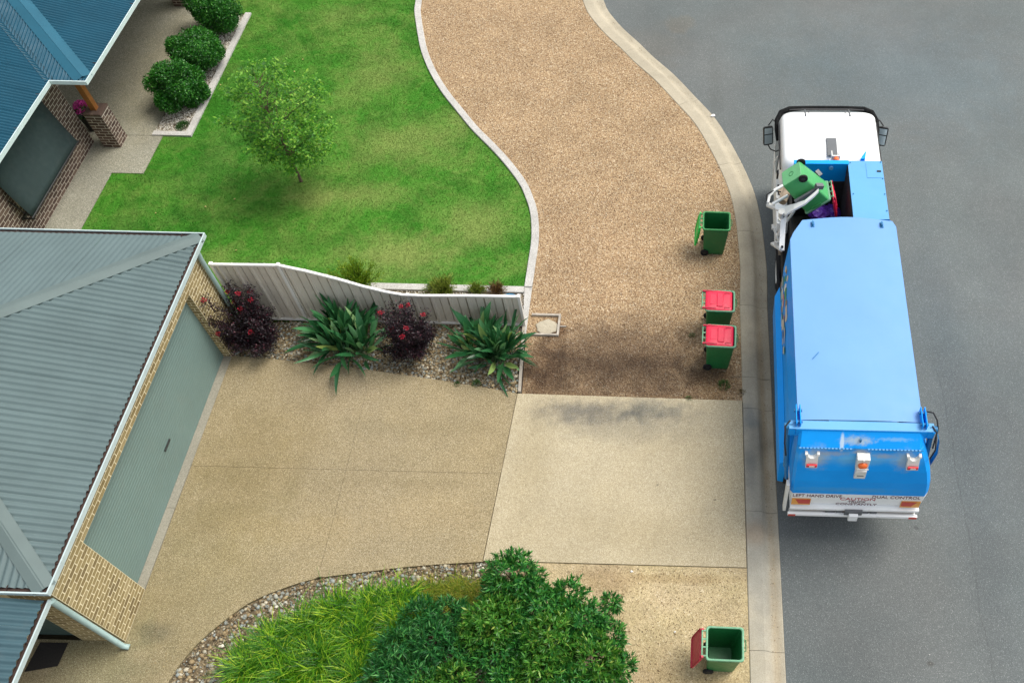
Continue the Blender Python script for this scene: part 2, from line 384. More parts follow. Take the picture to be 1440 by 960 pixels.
# ---- driveway, crossover, path, porch
d_top = [a2(*p) for p in ((321, 500), (404, 507), (508, 519), (612, 534), (680, 545), (725, 553))]
d_bot = [a2(*p) for p in ((680, 789.5), (584, 796), (506, 805), (442, 814), (391, 830), (350, 848), (309, 878), (277, 906), (249, 940), (236, 962))]
d_botl = smooth_line([Vector(p) for p in d_bot] + [Vector((-9.5, 3.4)), Vector((-9.7, 2.0))], .2)
jx_t, jx_b = Vector((-3.50, 10.56)), Vector((-3.705, 6.67))
# the tan slab is poured in four bays round two saw cuts
cutv = (Vector((-6.86, 11.06)), Vector((-6.88, 6.2)))
cut_y = 8.57
G2 = .003
def bay(name, poly, z=.02): return structure(name, MB().prism(poly, -.3, z), m_drive)
dt = [(x, y) for x, y in d_top]
left_top = [(x, y) for x, y in dt if x < -6.9]; right_top = [(x, y) for x, y in dt if x > -6.85]
db = [(p.x, p.y) for p in d_botl]
bot_r = [p for p in db if p[0] > -6.85]; bot_l = [p for p in db if p[0] < -6.88]
bay('driveway', left_top + [(-6.87 - G2, 11.08), (-6.87 - G2, cut_y + G2), (-10.14, cut_y + G2)])
bay('driveway', [(-6.87 + G2, 11.08)] + right_top + [(-3.505, 10.56), (-3.605, cut_y + G2), (-6.87 + G2, cut_y + G2)])
bay('driveway', [(-6.87 + G2, cut_y - G2), (-3.61, cut_y - G2), (-3.71, 6.665)] + bot_r + [(-6.87 + G2, bot_r[-1][1] - .0)])
bay('driveway', [(-10.14, cut_y - G2), (-6.87 - G2, cut_y - G2), (-6.87 - G2, bot_r[-1][1])] + bot_l + [(-14.0, 2.0), (-14.0, 4.9), (-10.14, 4.9)])
structure('driveway_crossover', MB().prism([(-3.49, 10.56), (1.518, 10.52), (1.518, 6.66), (-3.694, 6.66)], -.3, .024), m_cross)
m_thr = speckle('threshold_concrete', [(0, (.20, .19, .15)), (.5, (.27, .255, .205)), (1, (.33, .31, .25))], 90, (1.6, .85, 1.08), .2)
structure('garage_threshold', MB().box(-10.34, -10.147, 7.603, 11.36, -.3, .035), m_thr)
structure('garage_threshold', MB().box(-10.34, -10.147, 5.90, 7.597, -.3, .035), m_thr)
path_poly = [(-15.163, 12.7), (-15.163, 17.13), (-14.315, 17.2), (-14.315, 18.66)]
structure('path', MB().prism([(-19.0, 12.7), (-15.163, 12.7), (-15.163, 17.165), (-14.313, 17.165), (-14.313, 18.63), (-19.0, 18.63)], -.3, .02), m_path)
structure('path', MB().prism([(-19.0, 18.642), (-14.6, 18.642), (-14.6, 24.28), (-15.11, 24.292), (-15.11, 31), (-19.0, 31)], -.3, .02), m_path)
structure('garden_bed', MB().prism([(-14.598, 18.803), (-13.703, 18.803), (-13.703, 24.28), (-14.598, 24.28)], -.3, -.0), m_bed)
# ---- beds of river pebbles
bedA = dt + [(-3.515, 10.57), (-3.62, 12.46), (-10.12, 12.40), (-10.12, 11.44)]
structure('garden_bed', MB().prism([(-10.14, 12.39), (-10.14, 11.42)] + [(x, y + .006) for x, y in dt] + [(-3.52, 10.58), (-3.61, 12.39)], -.3, -.03), m_bed)
bedB = [(x, y - .012) for x, y in db if y > 2.2] + [(-3.0, 2.2), (-2.7, 6.645)]
structure('garden_bed', MB().prism([(p[0], p[1] - .008) for p in db] + [(-2.7, 2.0), (-2.7, 6.648), (-3.7, 6.648)], -.3, -.03), m_bed)
structure('sandy_verge', MB().prism([(-2.698, 6.652), (1.525, 6.652), (1.525, -6), (-2.698, -6)], -.3, -.004), m_soil)
# timber strip between the bed and the verge
m_timber_grey = paint('weathered_timber', (.42, .38, .32), .9, .3, .3, 6)
o = part('timber_edging', MB().prism([(-3.605, 12.42), (-3.545, 12.42), (-3.425, 10.60), (-3.485, 10.60)], -.2, .06), m_timber_grey)
tag(o, 'thin grey timber edging board between the pebble bed and the gravel verge', 'garden edging')

# ------------------------------------------------------------------ loose stones
def stones(name, P, size, m, parent=None, flat=.6, z=0.0, sub=False, kind='stuff', hero=0):
    """low faceted stones, each its own island"""
    n = len(P)
    if sub:
        t = (1 + 5 ** .5) / 2
        B = np.array([(-1, t, 0), (1, t, 0), (-1, -t, 0), (1, -t, 0), (0, -1, t), (0, 1, t), (0, -1, -t), (0, 1, -t), (t, 0, -1), (t, 0, 1), (-t, 0, -1), (-t, 0, 1)]) / 1.9
        F = np.array([(0, 11, 5), (0, 5, 1), (0, 1, 7), (0, 7, 10), (0, 10, 11), (1, 5, 9), (5, 11, 4), (11, 10, 2), (10, 7, 6), (7, 1, 8), (3, 9, 4), (3, 4, 2), (3, 2, 6), (3, 6, 8), (3, 8, 9), (4, 9, 5), (2, 4, 11), (6, 2, 10), (8, 6, 7), (9, 8, 1)])
    else:
        B = np.array([(1, 0, 0), (0, 1, 0), (-1, 0, 0), (0, -1, 0), (0, 0, 1), (0, 0, -.5)], float)
        F = np.array([(0, 1, 4), (1, 2, 4), (2, 3, 4), (3, 0, 4), (1, 0, 5), (2, 1, 5), (3, 2, 5), (0, 3, 5)])
    k = len(B)
    s = size[0] + (size[1] - size[0]) * rng.random(n) ** 1.8
    a = rng.uniform(0, 2 * np.pi, n); el = rng.uniform(.6, 1.0, n)
    V = np.repeat(B[None], n, 0) * (1 + rng.uniform(-.18, .18, (n, k, 1)))
    V[:, :, 1] *= el[:, None]; V[:, :, 2] *= flat
    x = V[:, :, 0] * np.cos(a)[:, None] - V[:, :, 1] * np.sin(a)[:, None]; y = V[:, :, 0] * np.sin(a)[:, None] + V[:, :, 1] * np.cos(a)[:, None]
    tl = rng.uniform(-.35, .35, (n, 1)); zz = V[:, :, 2] + x * tl
    W = np.stack([x, y, zz], 2) * s[:, None, None] * .5
    W[:, :, 0] += P[:, 0:1]; W[:, :, 1] += P[:, 1:2]; W[:, :, 2] += (z + (P[:, 2:3] if P.shape[1] > 2 else 0) + s[:, None] * .5 * flat * .45)
    me = np_mesh(name, W.reshape(-1, 3), (F[None] + (np.arange(n) * k)[:, None, None]).reshape(-1, 3), m, smooth=sub)
    return part(name, me, m, parent, world=False, kind=kind)
GST = [(-1.2, 11.75, 2.5, 1.05, (.38, .36, .37), .9, .7), (-1.1, 11.0, 2.9, .8, (.42, .40, .40), .88, .6), (-3.0, 11.2, .6, 1.2, (.45, .40, .38), .88, .8), (-2.9, 12.4, .35, .3, (.45, .36, .3), .9, .5), (.9, 11.0, .55, .6, (.72, .66, .55), .7)]
def stonemat(name, stops, rnd='island', rough=.75, stains=()):
    g = G(name); f = g.geo.outputs['Random Per Island'] if rnd == 'island' else g.n('ShaderNodeObjectInfo').outputs['Random']
    col = g.ramp(f, stops); col = g.mix(.3, col, g.ramp(g.noise(60, 3), [(.3, .12), (.7, .5)]), 'SOFT_LIGHT')
    for (cx, cy, rx, ry, c, k, *o) in stains: col = g.mix(g.math('MULTIPLY', g.blob(cx, cy, rx, ry, *(o or (.7,))), k), col, g.mix(1.0, col, c, 'MULTIPLY'))
    return g.done(col, rough, 0, .3)
ST_GRAVEL = [(0, (.09, .055, .03)), (.2, (.23, .14, .078)), (.5, (.38, .258, .138)), (.75, (.54, .39, .225)), (.92, (.74, .62, .47)), (1, (.78, .72, .6))]
ST_PEB = [(0, (.13, .09, .05)), (.2, (.27, .20, .11)), (.45, (.38, .30, .17)), (.62, (.24, .24, .20)), (.78, (.30, .34, .33)), (.92, (.46, .41, .29)), (.98, (.54, .50, .40)), (1, (.72, .70, .6))]
m_stg = stonemat('gravel_stone', ST_GRAVEL, stains=GST); m_stp = stonemat('pebble_stone', ST_PEB); m_sth = stonemat('pebble_stone_single', ST_PEB, 'obj')
P = scatter([p for p in verge_poly if p[1] < 27], 34000)
stones('gravel_stones', P, (.012, .034), m_stg, z=-.005)
P = scatter(bedA, 6500); stones('pebbles', P, (.03, .10), m_stp, z=-.03, sub=True)
P = scatter(bedA, 5000); stones('pebbles', P, (.02, .045), m_stp, z=.0, sub=False)
P = scatter([(x, y) for x, y in bedB], 8500); stones('pebbles', P, (.035, .11), m_stp, z=-.03, sub=True)
P = scatter(bedB, 5000); stones('pebbles', P, (.02, .045), m_stp, z=.0, sub=False)
P = scatter([(-14.59, 18.81), (-13.71, 18.81), (-13.71, 24.2), (-14.59, 24.2)], 7500)
m_stw = stonemat('pale_pebble', [(0, (.36, .32, .25)), (.5, (.58, .54, .46)), (1, (.8, .78, .72))])
stones('pebbles', P, (.03, .07), m_stw, z=0, sub=False)
P = scatter([(-7.59, 12.5), (-3.61, 12.5), (-3.61, 13.4), (-7.59, 13.4)], 2600); stones('pebbles', P, (.03, .06), m_stw, z=0, sub=False)
# the larger pebbles one by one
base = stones('stone', np.array([[0., 0.]]), (1.0, 1.0), m_sth, sub=True, flat=.55, kind=None)
hero_me = []
for k in range(4):
    o_ = stones('stone', np.array([[0., 0.]]), (1.0, 1.0), m_sth, sub=True, flat=.5 + .05 * k); hero_me.append(o_.data); bpy.data.objects.remove(o_)
bpy.data.objects.remove(base)
beds = [o for o in COL.objects if o.name.startswith('garden_bed')]
for poly, cnt, bed in ((bedA, 90, beds[2]), (bedB, 150, beds[3])):
    for x, y in scatter(poly, cnt):
        o = bpy.data.objects.new('stone', random.choice(hero_me)); link(o, bed)
        s = random.uniform(.085, .15); o.location = (x, y, -.02 + s * .1); o.scale = (s, s * random.uniform(.6, .9), s * .8); o.rotation_euler = (0, random.uniform(-.2, .2), random.uniform(0, 6.3))

# ------------------------------------------------------------------ grass of the lawn
def blades(name, P, h, wd, lean, m, z=0.0, parent=None, kind='stuff', seg=1):
    n = len(P); a = rng.uniform(0, 2 * np.pi, n); H = rng.uniform(h[0], h[1], n); W = rng.uniform(wd[0], wd[1], n)
    ld = rng.uniform(0, 2 * np.pi, n); ln = rng.uniform(0, lean, n) * H
    V = np.zeros((n, 3, 3)); V[:, 0, 0] = P[:, 0] - np.cos(a) * W / 2; V[:, 0, 1] = P[:, 1] - np.sin(a) * W / 2
    V[:, 1, 0] = P[:, 0] + np.cos(a) * W / 2; V[:, 1, 1] = P[:, 1] + np.sin(a) * W / 2
    V[:, 2, 0] = P[:, 0] + np.cos(ld) * ln; V[:, 2, 1] = P[:, 1] + np.sin(ld) * ln; V[:, 2, 2] = H
    V[:, :, 2] += z
    V[:, :, :] += 0
    me = np_mesh(name, V.reshape(-1, 3), np.arange(n * 3).reshape(n, 3), m)
    return part(name, me, m, parent, world=False, kind=kind)
g = G('lawn_grass')
c1 = g.ramp(g.geo.outputs['Random Per Island'], [(0, (.032, .150, .010)), (.5, (.050, .200, .016)), (1, (.085, .26, .028))])
pt = g.ramp(g.noise(.62, 7, .66, dist=.8), [(.42, 0.0), (.62, 1.0)])
c2 = g.mix(g.math('MULTIPLY', pt, .55), c1, (.175, .265, .058))
pt2 = g.ramp(g.noise(2.4, 5, .6, dist=1.2), [(.50, 0.0), (.62, 1.0)])
c2 = g.mix(g.math('MULTIPLY', pt2, .25), c2, (.20, .26, .065))
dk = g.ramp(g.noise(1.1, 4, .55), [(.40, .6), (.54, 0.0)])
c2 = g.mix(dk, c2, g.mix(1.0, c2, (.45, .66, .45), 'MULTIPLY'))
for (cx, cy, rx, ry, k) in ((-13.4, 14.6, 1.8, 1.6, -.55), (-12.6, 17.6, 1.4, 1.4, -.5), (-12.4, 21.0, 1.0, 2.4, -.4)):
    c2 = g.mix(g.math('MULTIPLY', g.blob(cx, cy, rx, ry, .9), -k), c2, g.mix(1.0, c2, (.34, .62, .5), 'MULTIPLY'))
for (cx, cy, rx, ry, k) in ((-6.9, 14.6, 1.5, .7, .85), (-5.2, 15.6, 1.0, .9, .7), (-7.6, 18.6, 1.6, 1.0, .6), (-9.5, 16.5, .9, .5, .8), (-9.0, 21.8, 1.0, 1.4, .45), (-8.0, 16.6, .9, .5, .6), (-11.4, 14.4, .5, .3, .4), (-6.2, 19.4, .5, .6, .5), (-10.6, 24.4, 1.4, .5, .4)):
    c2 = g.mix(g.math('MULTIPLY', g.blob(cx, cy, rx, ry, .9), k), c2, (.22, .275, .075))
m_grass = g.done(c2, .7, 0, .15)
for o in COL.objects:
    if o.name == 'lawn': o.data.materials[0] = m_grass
P = scatter([p for p in lawn_poly if p[1] < 32], 380000)
P = P[P[:, 1] < 27.5]
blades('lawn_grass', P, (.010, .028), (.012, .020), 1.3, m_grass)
# ------------------------------------------------------------------ bricks
TAN = [(0, (.15, .11, .05)), (.15, (.235, .175, .075)), (.5, (.30, .235, .105)), (.85, (.35, .275, .13)), (1, (.43, .35, .19))]
DRK = [(0, (.055, .035, .03)), (.35, (.085, .055, .045)), (.7, (.12, .08, .065)), (1, (.17, .12, .09))]
m_btan, m_btan_i = brickmat('tan_brick', TAN), brickmat('tan_brick_joined', TAN, True)
m_bdrk, m_bdrk_i = brickmat('dark_brick', DRK), brickmat('dark_brick_joined', DRK, True)
m_mcream = paint('cream_mortar', (.78, .69, .46), .95, .15, .2, 8)
m_mgrey = paint('grey_mortar', (.52, .46, .38), .95, .15, .2, 8)
BL, BH, BD, MJ = .232, .076, .024, .019
brick_meshes = {}
def brick_mesh(m):
    if m.name not in brick_meshes:
        mb = MB().box(-BL / 2, BL / 2, -BD, 0, -BH / 2, BH / 2)
        brick_meshes[m.name] = mb.mesh('brick', m)
    return brick_meshes[m.name]
def lay(o0, u, nrm, L, z0, z1, holes=(), course=None, start=0.0, proud=.0025):
    """cells of a stretcher-bond face: (centre, length, height, u, n)"""
    out = []; u = Vector(u); nrm = Vector(nrm); rows = int(round((z1 - z0) / (BH + MJ)))
    for r in range(rows):
        z = z0 + (r + .5) * (BH + MJ); s = -(BL + MJ) * (.5 if (r % 2) else 0) - start
        while s < L:
            a, b = max(0, s), min(L, s + BL + MJ) ; s += BL + MJ
            segs = [(a, b)]
            for (h0, h1, hz0, hz1) in holes:
                if hz0 < z < hz1:
                    ns = []
                    for (p, q) in segs:
                        if q <= h0 or p >= h1: ns.append((p, q))
                        else:
                            if p < h0: ns.append((p, h0))
                            if q > h1: ns.append((h1, q))
                    segs = ns
            for (p, q) in segs:
                if q - p > .045:
                    c = Vector(o0) + u * ((p + q) / 2) + nrm * proud; c.z = z
                    out.append((c, q - p - MJ, BH, u.copy(), nrm.copy()))
    return out
def visible(c):
    x, y = proj(c); return -25 < x < 1465 and -25 < y < 985
def place_bricks(cells, m, m_joined, parents, cap=300):
    """parents: parent object for every cell; the nearest `cap` visible ones become objects, the rest one mesh"""
    CP = Vector((0, 0, CAMH))
    vis = sorted([i for i in range(len(cells)) if visible(cells[i][0])], key=lambda i: -max(-1e9, (CP - cells[i][0]).normalized().dot(cells[i][4]) / (CP - cells[i][0]).length) )
    vis = [i for i in vis if (CP - cells[i][0]).dot(cells[i][4]) > 0]
    single = set(vis[:cap]); rest = {}
    for i, (c, l, h, u, n) in enumerate(cells):
        par = parents[i]
        if i in single:
            o = bpy.data.objects.new('brick', brick_mesh(m)); link(o, par)
            o.rotation_euler = (0, 0, math.atan2(-n.x, n.y) )
            o.location = c + n * random.uniform(-.0008, .0012) - wloc(par)
            o.scale = (l / BL, 1, h / BH)
        else:
            r = rest.setdefault(par.name, (par, MB()))[1]
            a = math.atan2(-n.x, n.y)
            r.box(-l / 2, l / 2, -BD, 0, -h / 2, h / 2, Matrix.Translation(c) @ Matrix.Rotation(a, 4, 'Z'))
    for par, mb in rest.values():
        part('bricks', mb, m_joined, par, kind='stuff')

# ------------------------------------------------------------------ corrugated roofs, caps, gutters
def clip(poly, f):
    """part of the convex polygon where f(p) >= 0"""
    out = []
    for i in range(len(poly)):
        a, b = poly[i], poly[(i + 1) % len(poly)]; fa, fb = f(a), f(b)
        if fa >= 0: out.append(a)
        if (fa >= 0) != (fb >= 0): out.append(a.lerp(b, fa / (fa - fb)))
    return out
def corr_roof(parent, poly, zf, along, m, pitch, amp, sheet=.762, name='roof_sheet'):
    """poly: plan outline, zf(x, y): height, along: plan direction of the eave; one object per sheet"""
    A = Vector(along).normalized(); B = Vector((-A.y, A.x)); poly = [Vector(p) for p in poly]
    s0 = min(p.dot(A) for p in poly); s1 = max(p.dot(A) for p in poly); st = pitch / 6
    per = max(1, round(sheet / pitch)) * 6; i = 0; N = int((s1 - s0) / st); k = 0
    while i < N:
        mb = MB(); j1 = min(N, i + per); vs = []
        for j in range(i, j1 + 1):
            s = min(max(s0 + j * st, s0 + 1e-4), s1 - 1e-4)
            cr = []
            for a, b in zip(poly, poly[1:] + poly[:1]):
                fa, fb = a.dot(A) - s, b.dot(A) - s
                if (fa >= 0) != (fb >= 0): cr.append(a.lerp(b, fa / (fa - fb)).dot(B))
            if len(cr) < 2: t0 = t1 = (cr[0] if cr else 0)
            else: t0, t1 = min(cr), max(cr)
            h = amp * math.cos(2 * math.pi * s / pitch) + (.0025 if k % 2 else 0)
            for t in (t0, t1):
                p = A * s + B * t; vs.append((p.x, p.y, zf(p.x, p.y) + h))
        mb.add(vs, [(2 * q, 2 * q + 2, 2 * q + 3, 2 * q + 1) for q in range(j1 - i)], True)
        part(name, mb, m, parent); i = j1; k += 1
def cap_strip(parent, p, q, m, wd=.2, lift=.035, name='hip_capping', za=None, zb=None):
    """folded strip over a hip or along a valley; za, zb: heights of the two planes as functions"""
    p = Vector(p); q = Vector(q); d = Vector((q.x - p.x, q.y - p.y)).normalized(); s = Vector((-d.y, d.x)); rings = []
    for e in (p, q):
        rg = []
        for k in (-wd, -wd * .12, 0, wd * .12, wd):
            x, y = e.x + s.x * k, e.y + s.y * k
            z = (za if k < 0 else zb)(x, y) if k else e.z
            rg.append((x, y, z + lift + (.012 if abs(k) < wd * .5 else 0)))
        x, y = e.x + s.x * wd, e.y + s.y * wd; rg.append((x, y, zb(x, y) + lift - .02))
        x, y = e.x - s.x * wd, e.y - s.y * wd; rg.insert(0, (x, y, za(x, y) + lift - .02))
        rings.append(rg)
    part(name, MB().loft(rings, closed=False, smooth=False), m, parent)
def gutter(parent, pts, z, m_out, m_in, wd=.12, dep=.11, side=1):
    """pts run along the outer lip; side: which side the roof lies (left +1)"""
    P = [Vector(p) for p in pts]
    def offp(d):
        out = []
        for i, p in enumerate(P):
            ns = []
            if i > 0: t = (P[i] - P[i - 1]).normalized(); ns.append(Vector((-t.y, t.x)))
            if i < len(P) - 1: t = (P[i + 1] - P[i]).normalized(); ns.append(Vector((-t.y, t.x)))
            nn = sum(ns, Vector((0, 0))); nn = nn / (nn.dot(ns[0])) if len(ns) > 1 else nn
            out.append(p + nn * d * side)
        return out
    prof = [(wd, z - .07), (wd, z - dep), (0, z - dep), (0, z - .006), (-.004, z), (.022, z), (.022, z - .012), (.006, z - .014), (.006, z - dep + .006), (wd - .006, z - dep + .006), (wd - .006, z - .07)]
    O = {d: offp(d) for d in set(a for a, _ in prof)}
    part('gutter', MB().loft([[(O[d][i].x, O[d][i].y, h) for d, h in prof] for i in range(len(P))], closed=True, capa=True, capb=True, smooth=False), m_out, parent)
    a, b = offp(.008), offp(wd - .008)
    dm = MB().loft([[(a[i].x, a[i].y, z - .055), (b[i].x, b[i].y, z - .045)] for i in range(len(P))], closed=False, smooth=False)
    part('gutter_debris', dm, m_in, parent)
    for p, q in zip(P, P[1:]):
        L = (q - p).length; t = (q - p).normalized(); nn = Vector((-t.y, t.x)) * side; n_ = max(1, int(L / 1.15))
        for k in range(1, n_ + 1):
            c = p + t * (L * (k - .4) / n_)
            part('gutter_bracket', MB().beam((c.x, c.y, z - .016), (c.x + nn.x * wd, c.y + nn.y * wd, z - .016), .018, .004), m_in, parent)

m_rgar = paint('roof_grey_green', (.105, .150, .152), .5, .10, .10, 1.2, .3, (.10, .13, .12))
m_rcap = paint('roof_cap_grey', (.115, .155, .15), .5, .12, .12, 1.2, .3, (.10, .12, .11))
m_rhse = paint('roof_blue', (.008, .070, .115), .5, .12, .10, 1.2, .25, (.05, .09, .1))
m_rhcap = paint('roof_cap_blue', (.018, .105, .16), .5, .12, .10, 1.2, .25, (.05, .09, .1))
m_gut = paint('gutter_pale', (.46, .56, .56), .4, .08, .15, 5)
m_debris = paint('gutter_leaf_litter', (.055, .035, .03), .95, .4, .6, 14, .2, (.11, .07, .045))
m_pipe = paint('downpipe_green', (.30, .42, .40), .45, .08, .15, 5)
m_door = paint('garage_door_green', (.15, .225, .205), .5, .05, .12, 1.5)
m_black = paint('black_plastic', (.012, .013, .014), .5, .2, .15, 9)
m_dark = paint('dark_interior', (.02, .022, .022), .8, .2, .1, 5)
m_white = paint('white_enamel', (.78, .80, .80), .35, .03, .08, 4)
PT = .27

# ------------------------------------------------------------------ garage
gar = thing('garage', 'tan brick garage with grey corrugated hip roof and green roller door beside the driveway', 'garage', (-12.2, 8.6, 0))
WX = -10.15
WY0, WY1 = 4.90, 12.28
D0, D1, DH = 5.90, 11.36, 2.30
wall = MB()
wall.box(-10.40, WX, D1, WY1, -.1, 2.70).box(-10.40, WX, WY0, D0, -.1, 2.70).box(-10.40, WX, D0, D1, DH, 2.70)
wall.box(-17.8, -10.402, WY1 - .24, WY1, -.1, 2.70).box(-17.8, -10.95, WY0, WY0 + .24, 2.05, 2.60).box(-10.95, -10.402, WY0, WY0 + .24, -.1, 2.60)
wall.box(-17.8, -11.90, WY0, WY0 + .24, -.1, 2.05).box(-18.0, -17.8, WY0, WY1, -.1, 2.70)
gwall = part('wall', wall, m_mcream, gar)
cells = lay((WX, WY0, 0), (0, 1, 0), (1, 0, 0), WY1 - WY0, .02, 2.69, holes=[(D0 - WY0, D1 - WY0, -.1, DH)])
cells += lay((-10.40, D1, 0), (1, 0, 0), (0, -1, 0), .25, .02, 2.30, start=.1)          # reveal
cells += lay((-10.95, WY0, 0), (1, 0, 0), (0, -1, 0), .80, .02, 2.60)
# bricks hang under the garage itself (the wall mesh is the mortar)
place_bricks(cells, m_btan, m_btan_i, [gar] * len(cells))
# roller door: fine horizontal ribs
mb = MB(); rows = []
nrib = 30
for i in range(nrib):
    z0 = .03 + (DH - .0) * i / nrib; zz = (DH + .02) / nrib
    for (dz, dx) in ((0, 0), (.15, .005), (.5, .0065), (.85, .005), (.97, 0)): rows.append([(-10.33 + dx, D0 - .02, z0 + dz * zz), (-10.33 + dx, D1 + .0, z0 + dz * zz)])
mb.loft(rows, closed=False, smooth=False)
gd = part('garage_door', mb, m_door, gar)
part('handle', MB().box(-10.322, -10.295, 8.48, 8.76, .80, .835), m_black, gd, bevel=.006)
# roof planes
gx, gy0, gy1, gz = -10.07, 4.86, 12.57, 2.79
zE = lambda x, y: gz + PT * (gx - x)
zN = lambda x, y: gz + PT * (gy1 - y)
zS = lambda x, y: gz + PT * (y - gy0)
hd = (gy1 - gy0) / 2
GE = gx - .04
apex = (gx - hd, (gy0 + gy1) / 2)
corr_roof(gar, [(GE, gy0 + .04), (GE, gy1 - .04), apex], zE, (0, 1), m_rgar, .127, .022)
corr_roof(gar, [(GE, gy1 - .04), (-18.2, gy1 - .04), (-18.2, apex[1]), apex], zN, (1, 0), m_rgar, .127, .006)
corr_roof(gar, [(GE, gy0 + .04), (-18.2, gy0 + .04), (-18.2, apex[1]), apex], zS, (1, 0), m_rgar, .127, .020)
A3 = (apex[0], apex[1], gz + PT * hd)
cap_strip(gar, (gx - .03, gy1 - .03, gz), A3, m_rcap, .17, .022, za=zN if True else zE, zb=zE)
cap_strip(gar, (gx - .03, gy0 + .03, gz), A3, m_rcap, .17, .022, za=zE, zb=zS)
cap_strip(gar, A3, (-18.2, apex[1], A3[2]), m_rcap, .17, .022, 'ridge_capping', zS, zN)
gutter(gar, [(-18.2, gy1 + .05), (gx + .05, gy1 + .05), (gx + .05, gy0 - .05), (-18.2, gy0 - .05)], gz + .03, m_gut, m_debris, .13, .11, -1)
part('fascia', MB().box(-18.2, gx - .085, gy1 - .075, gy1 - .06, gz - .12, gz).box(gx - .095, gx - .08, gy0, gy1 - .078, gz - .12, gz).box(-18.2, gx - .10, gy0 + .08, gy0 + .095, gz - .12, gz), m_gut, gar)
part('downpipe', MB().tube([(gx + .0, 12.17, gz - .07), (-10.075, 12.15, 2.5), (-10.075, 12.13, .06)], .050, 14), m_pipe, gar)
part('downpipe', MB().tube([(-10.12, 4.80, 2.50), (-10.12, 4.79, .10), (-10.02, 4.79, .05)], .052, 14), m_pipe, gar)
# side door under the low roof
sd_ = part('side_door', MB().box(-11.90, -10.952, 4.99, 5.04, 0.02, 2.05), paint('side_door_green', (.05, .085, .075), .5, .06, .1, 2), gar)
part('door_frame', MB().box(-10.99, -10.953, 4.93, 4.988, .021, 2.05).box(-11.90, -11.86, 4.93, 4.988, .021, 2.05), m_pipe, sd_)
# low roof over the entrance
lx, lz = -10.14, 2.58
zL = lambda x, y: lz + .16 * (lx - x) - .0
corr_roof(gar, [(lx - .05, gy0 - .075), (lx - .05, -1.0), (-14.5, -1.0), (-14.5, gy0 - .075)], lambda x, y: min(zL(x, y), zL(x, y)), (0, 1), paint('low_roof_blue_grey', (.05, .10, .12), .5, .1, .1, 1.2, .3), .127, .022)
gutter(gar, [(lx + .03, gy0 - .06), (lx + .03, -1.0)], lz + .0, m_gut, m_debris, .12, .10, -1)

# ------------------------------------------------------------------ house at the top left
hse = thing('house', 'dark brick house with blue corrugated metal roof at the top left corner', 'house', (-18.0, 18.0, 0))
HX = -16.09
hz = 2.76
hx1, hyc, hx2 = -15.44, 17.50, -14.55         # main eave line, step, porch eave line
hw = MB().box(HX - .24, HX, 12.95, 18.34, -.1, 2.62).box(-21.0, HX - .242, 18.10, 18.34, -.1, 2.62).box(-18.3, -18.06, 18.342, 31, -.1, 2.62)
hw.box(-22, -21.76, 12.9, 31, -.1, 2.62).box(-21.75, HX - .25, 12.95, 13.2, -.1, 2.62)
hwall = part('wall', hw, m_mgrey, hse)
WH = (2.0, 4.2, .98, 2.0)                    # window opening behind the awning, along the wall from y = 12.95
cells = lay((HX, 12.95, 0), (0, 1, 0), (1, 0, 0), 18.34 - 12.95, .02, 2.62, holes=[WH])
# brick piers of the porch
def pier(cx, cy, half, top):
    o = part('pier', MB().box(cx - half + .008, cx + half - .008, cy - half + .008, cy + half - .008, 0, top - .012), m_mgrey, hse)
    L = 2 * half; c = []
    c += lay((cx + half - .008, cy - half, 0), (0, 1, 0), (1, 0, 0), L, .02, top - .09, start=.12)
    c += lay((cx - half, cy - half + .008, 0), (1, 0, 0), (0, -1, 0), L, .02, top - .09)
    c += lay((cx - half + .008, cy - half, 0), (0, 1, 0), (-1, 0, 0), L, .02, top - .09, start=.12)
    c += lay((cx - half, cy + half - .008, 0), (1, 0, 0), (0, 1, 0), L, .02, top - .09)
    return o, c
pier_xy = [(-15.50, 18.36), (-15.80, 24.78)]
allc, allp = [], []
for (cx, cy) in pier_xy:
    o, c = pier(cx, cy, .235, 1.16); allc += c; allp += [o] * len(c)
    # brick-on-edge capping course
    for k in range(5):
        t = -.235 + .047 + k * .094
        cm = MB().box(-.044, .044, -.236, .236, 0, .078)
        b = part('brick', cm, m_bdrk, o, world=False); b.location = Vector((cx + t, cy, 1.085)) - wloc(hse)
allc += cells; allp += [hse] * len(cells)
place_bricks(allc, m_bdrk, m_bdrk_i, allp, 300)
# timber posts, porch beam, soffit
m_timber = paint('oiled_timber', (.30, .115, .028), .45, .25, .12, 7, .5, (.12, .05, .02))
for (cx, cy) in pier_xy:
    part('post', MB().box(cx - .075, cx + .075, cy - .075, cy + .075, 1.155, 2.60), m_timber, hse, bevel=.006)
part('porch_beam', MB().box(pier_xy[0][0] - .06, pier_xy[0][0] + .06, 18.2, 31, 2.56, 2.66), m_timber, hse)
m_soffit = paint('soffit', (.42, .42, .38), .8, .05, .1, 3)
part('soffit', MB().prism([(hx1 - .10, 13), (hx1 - .10, hyc + .1), (hx2 - .10, hyc + .1), (hx2 - .10, 31), (-21.5, 31), (-21.5, 13)], 2.665, 2.68), m_soffit, hse)
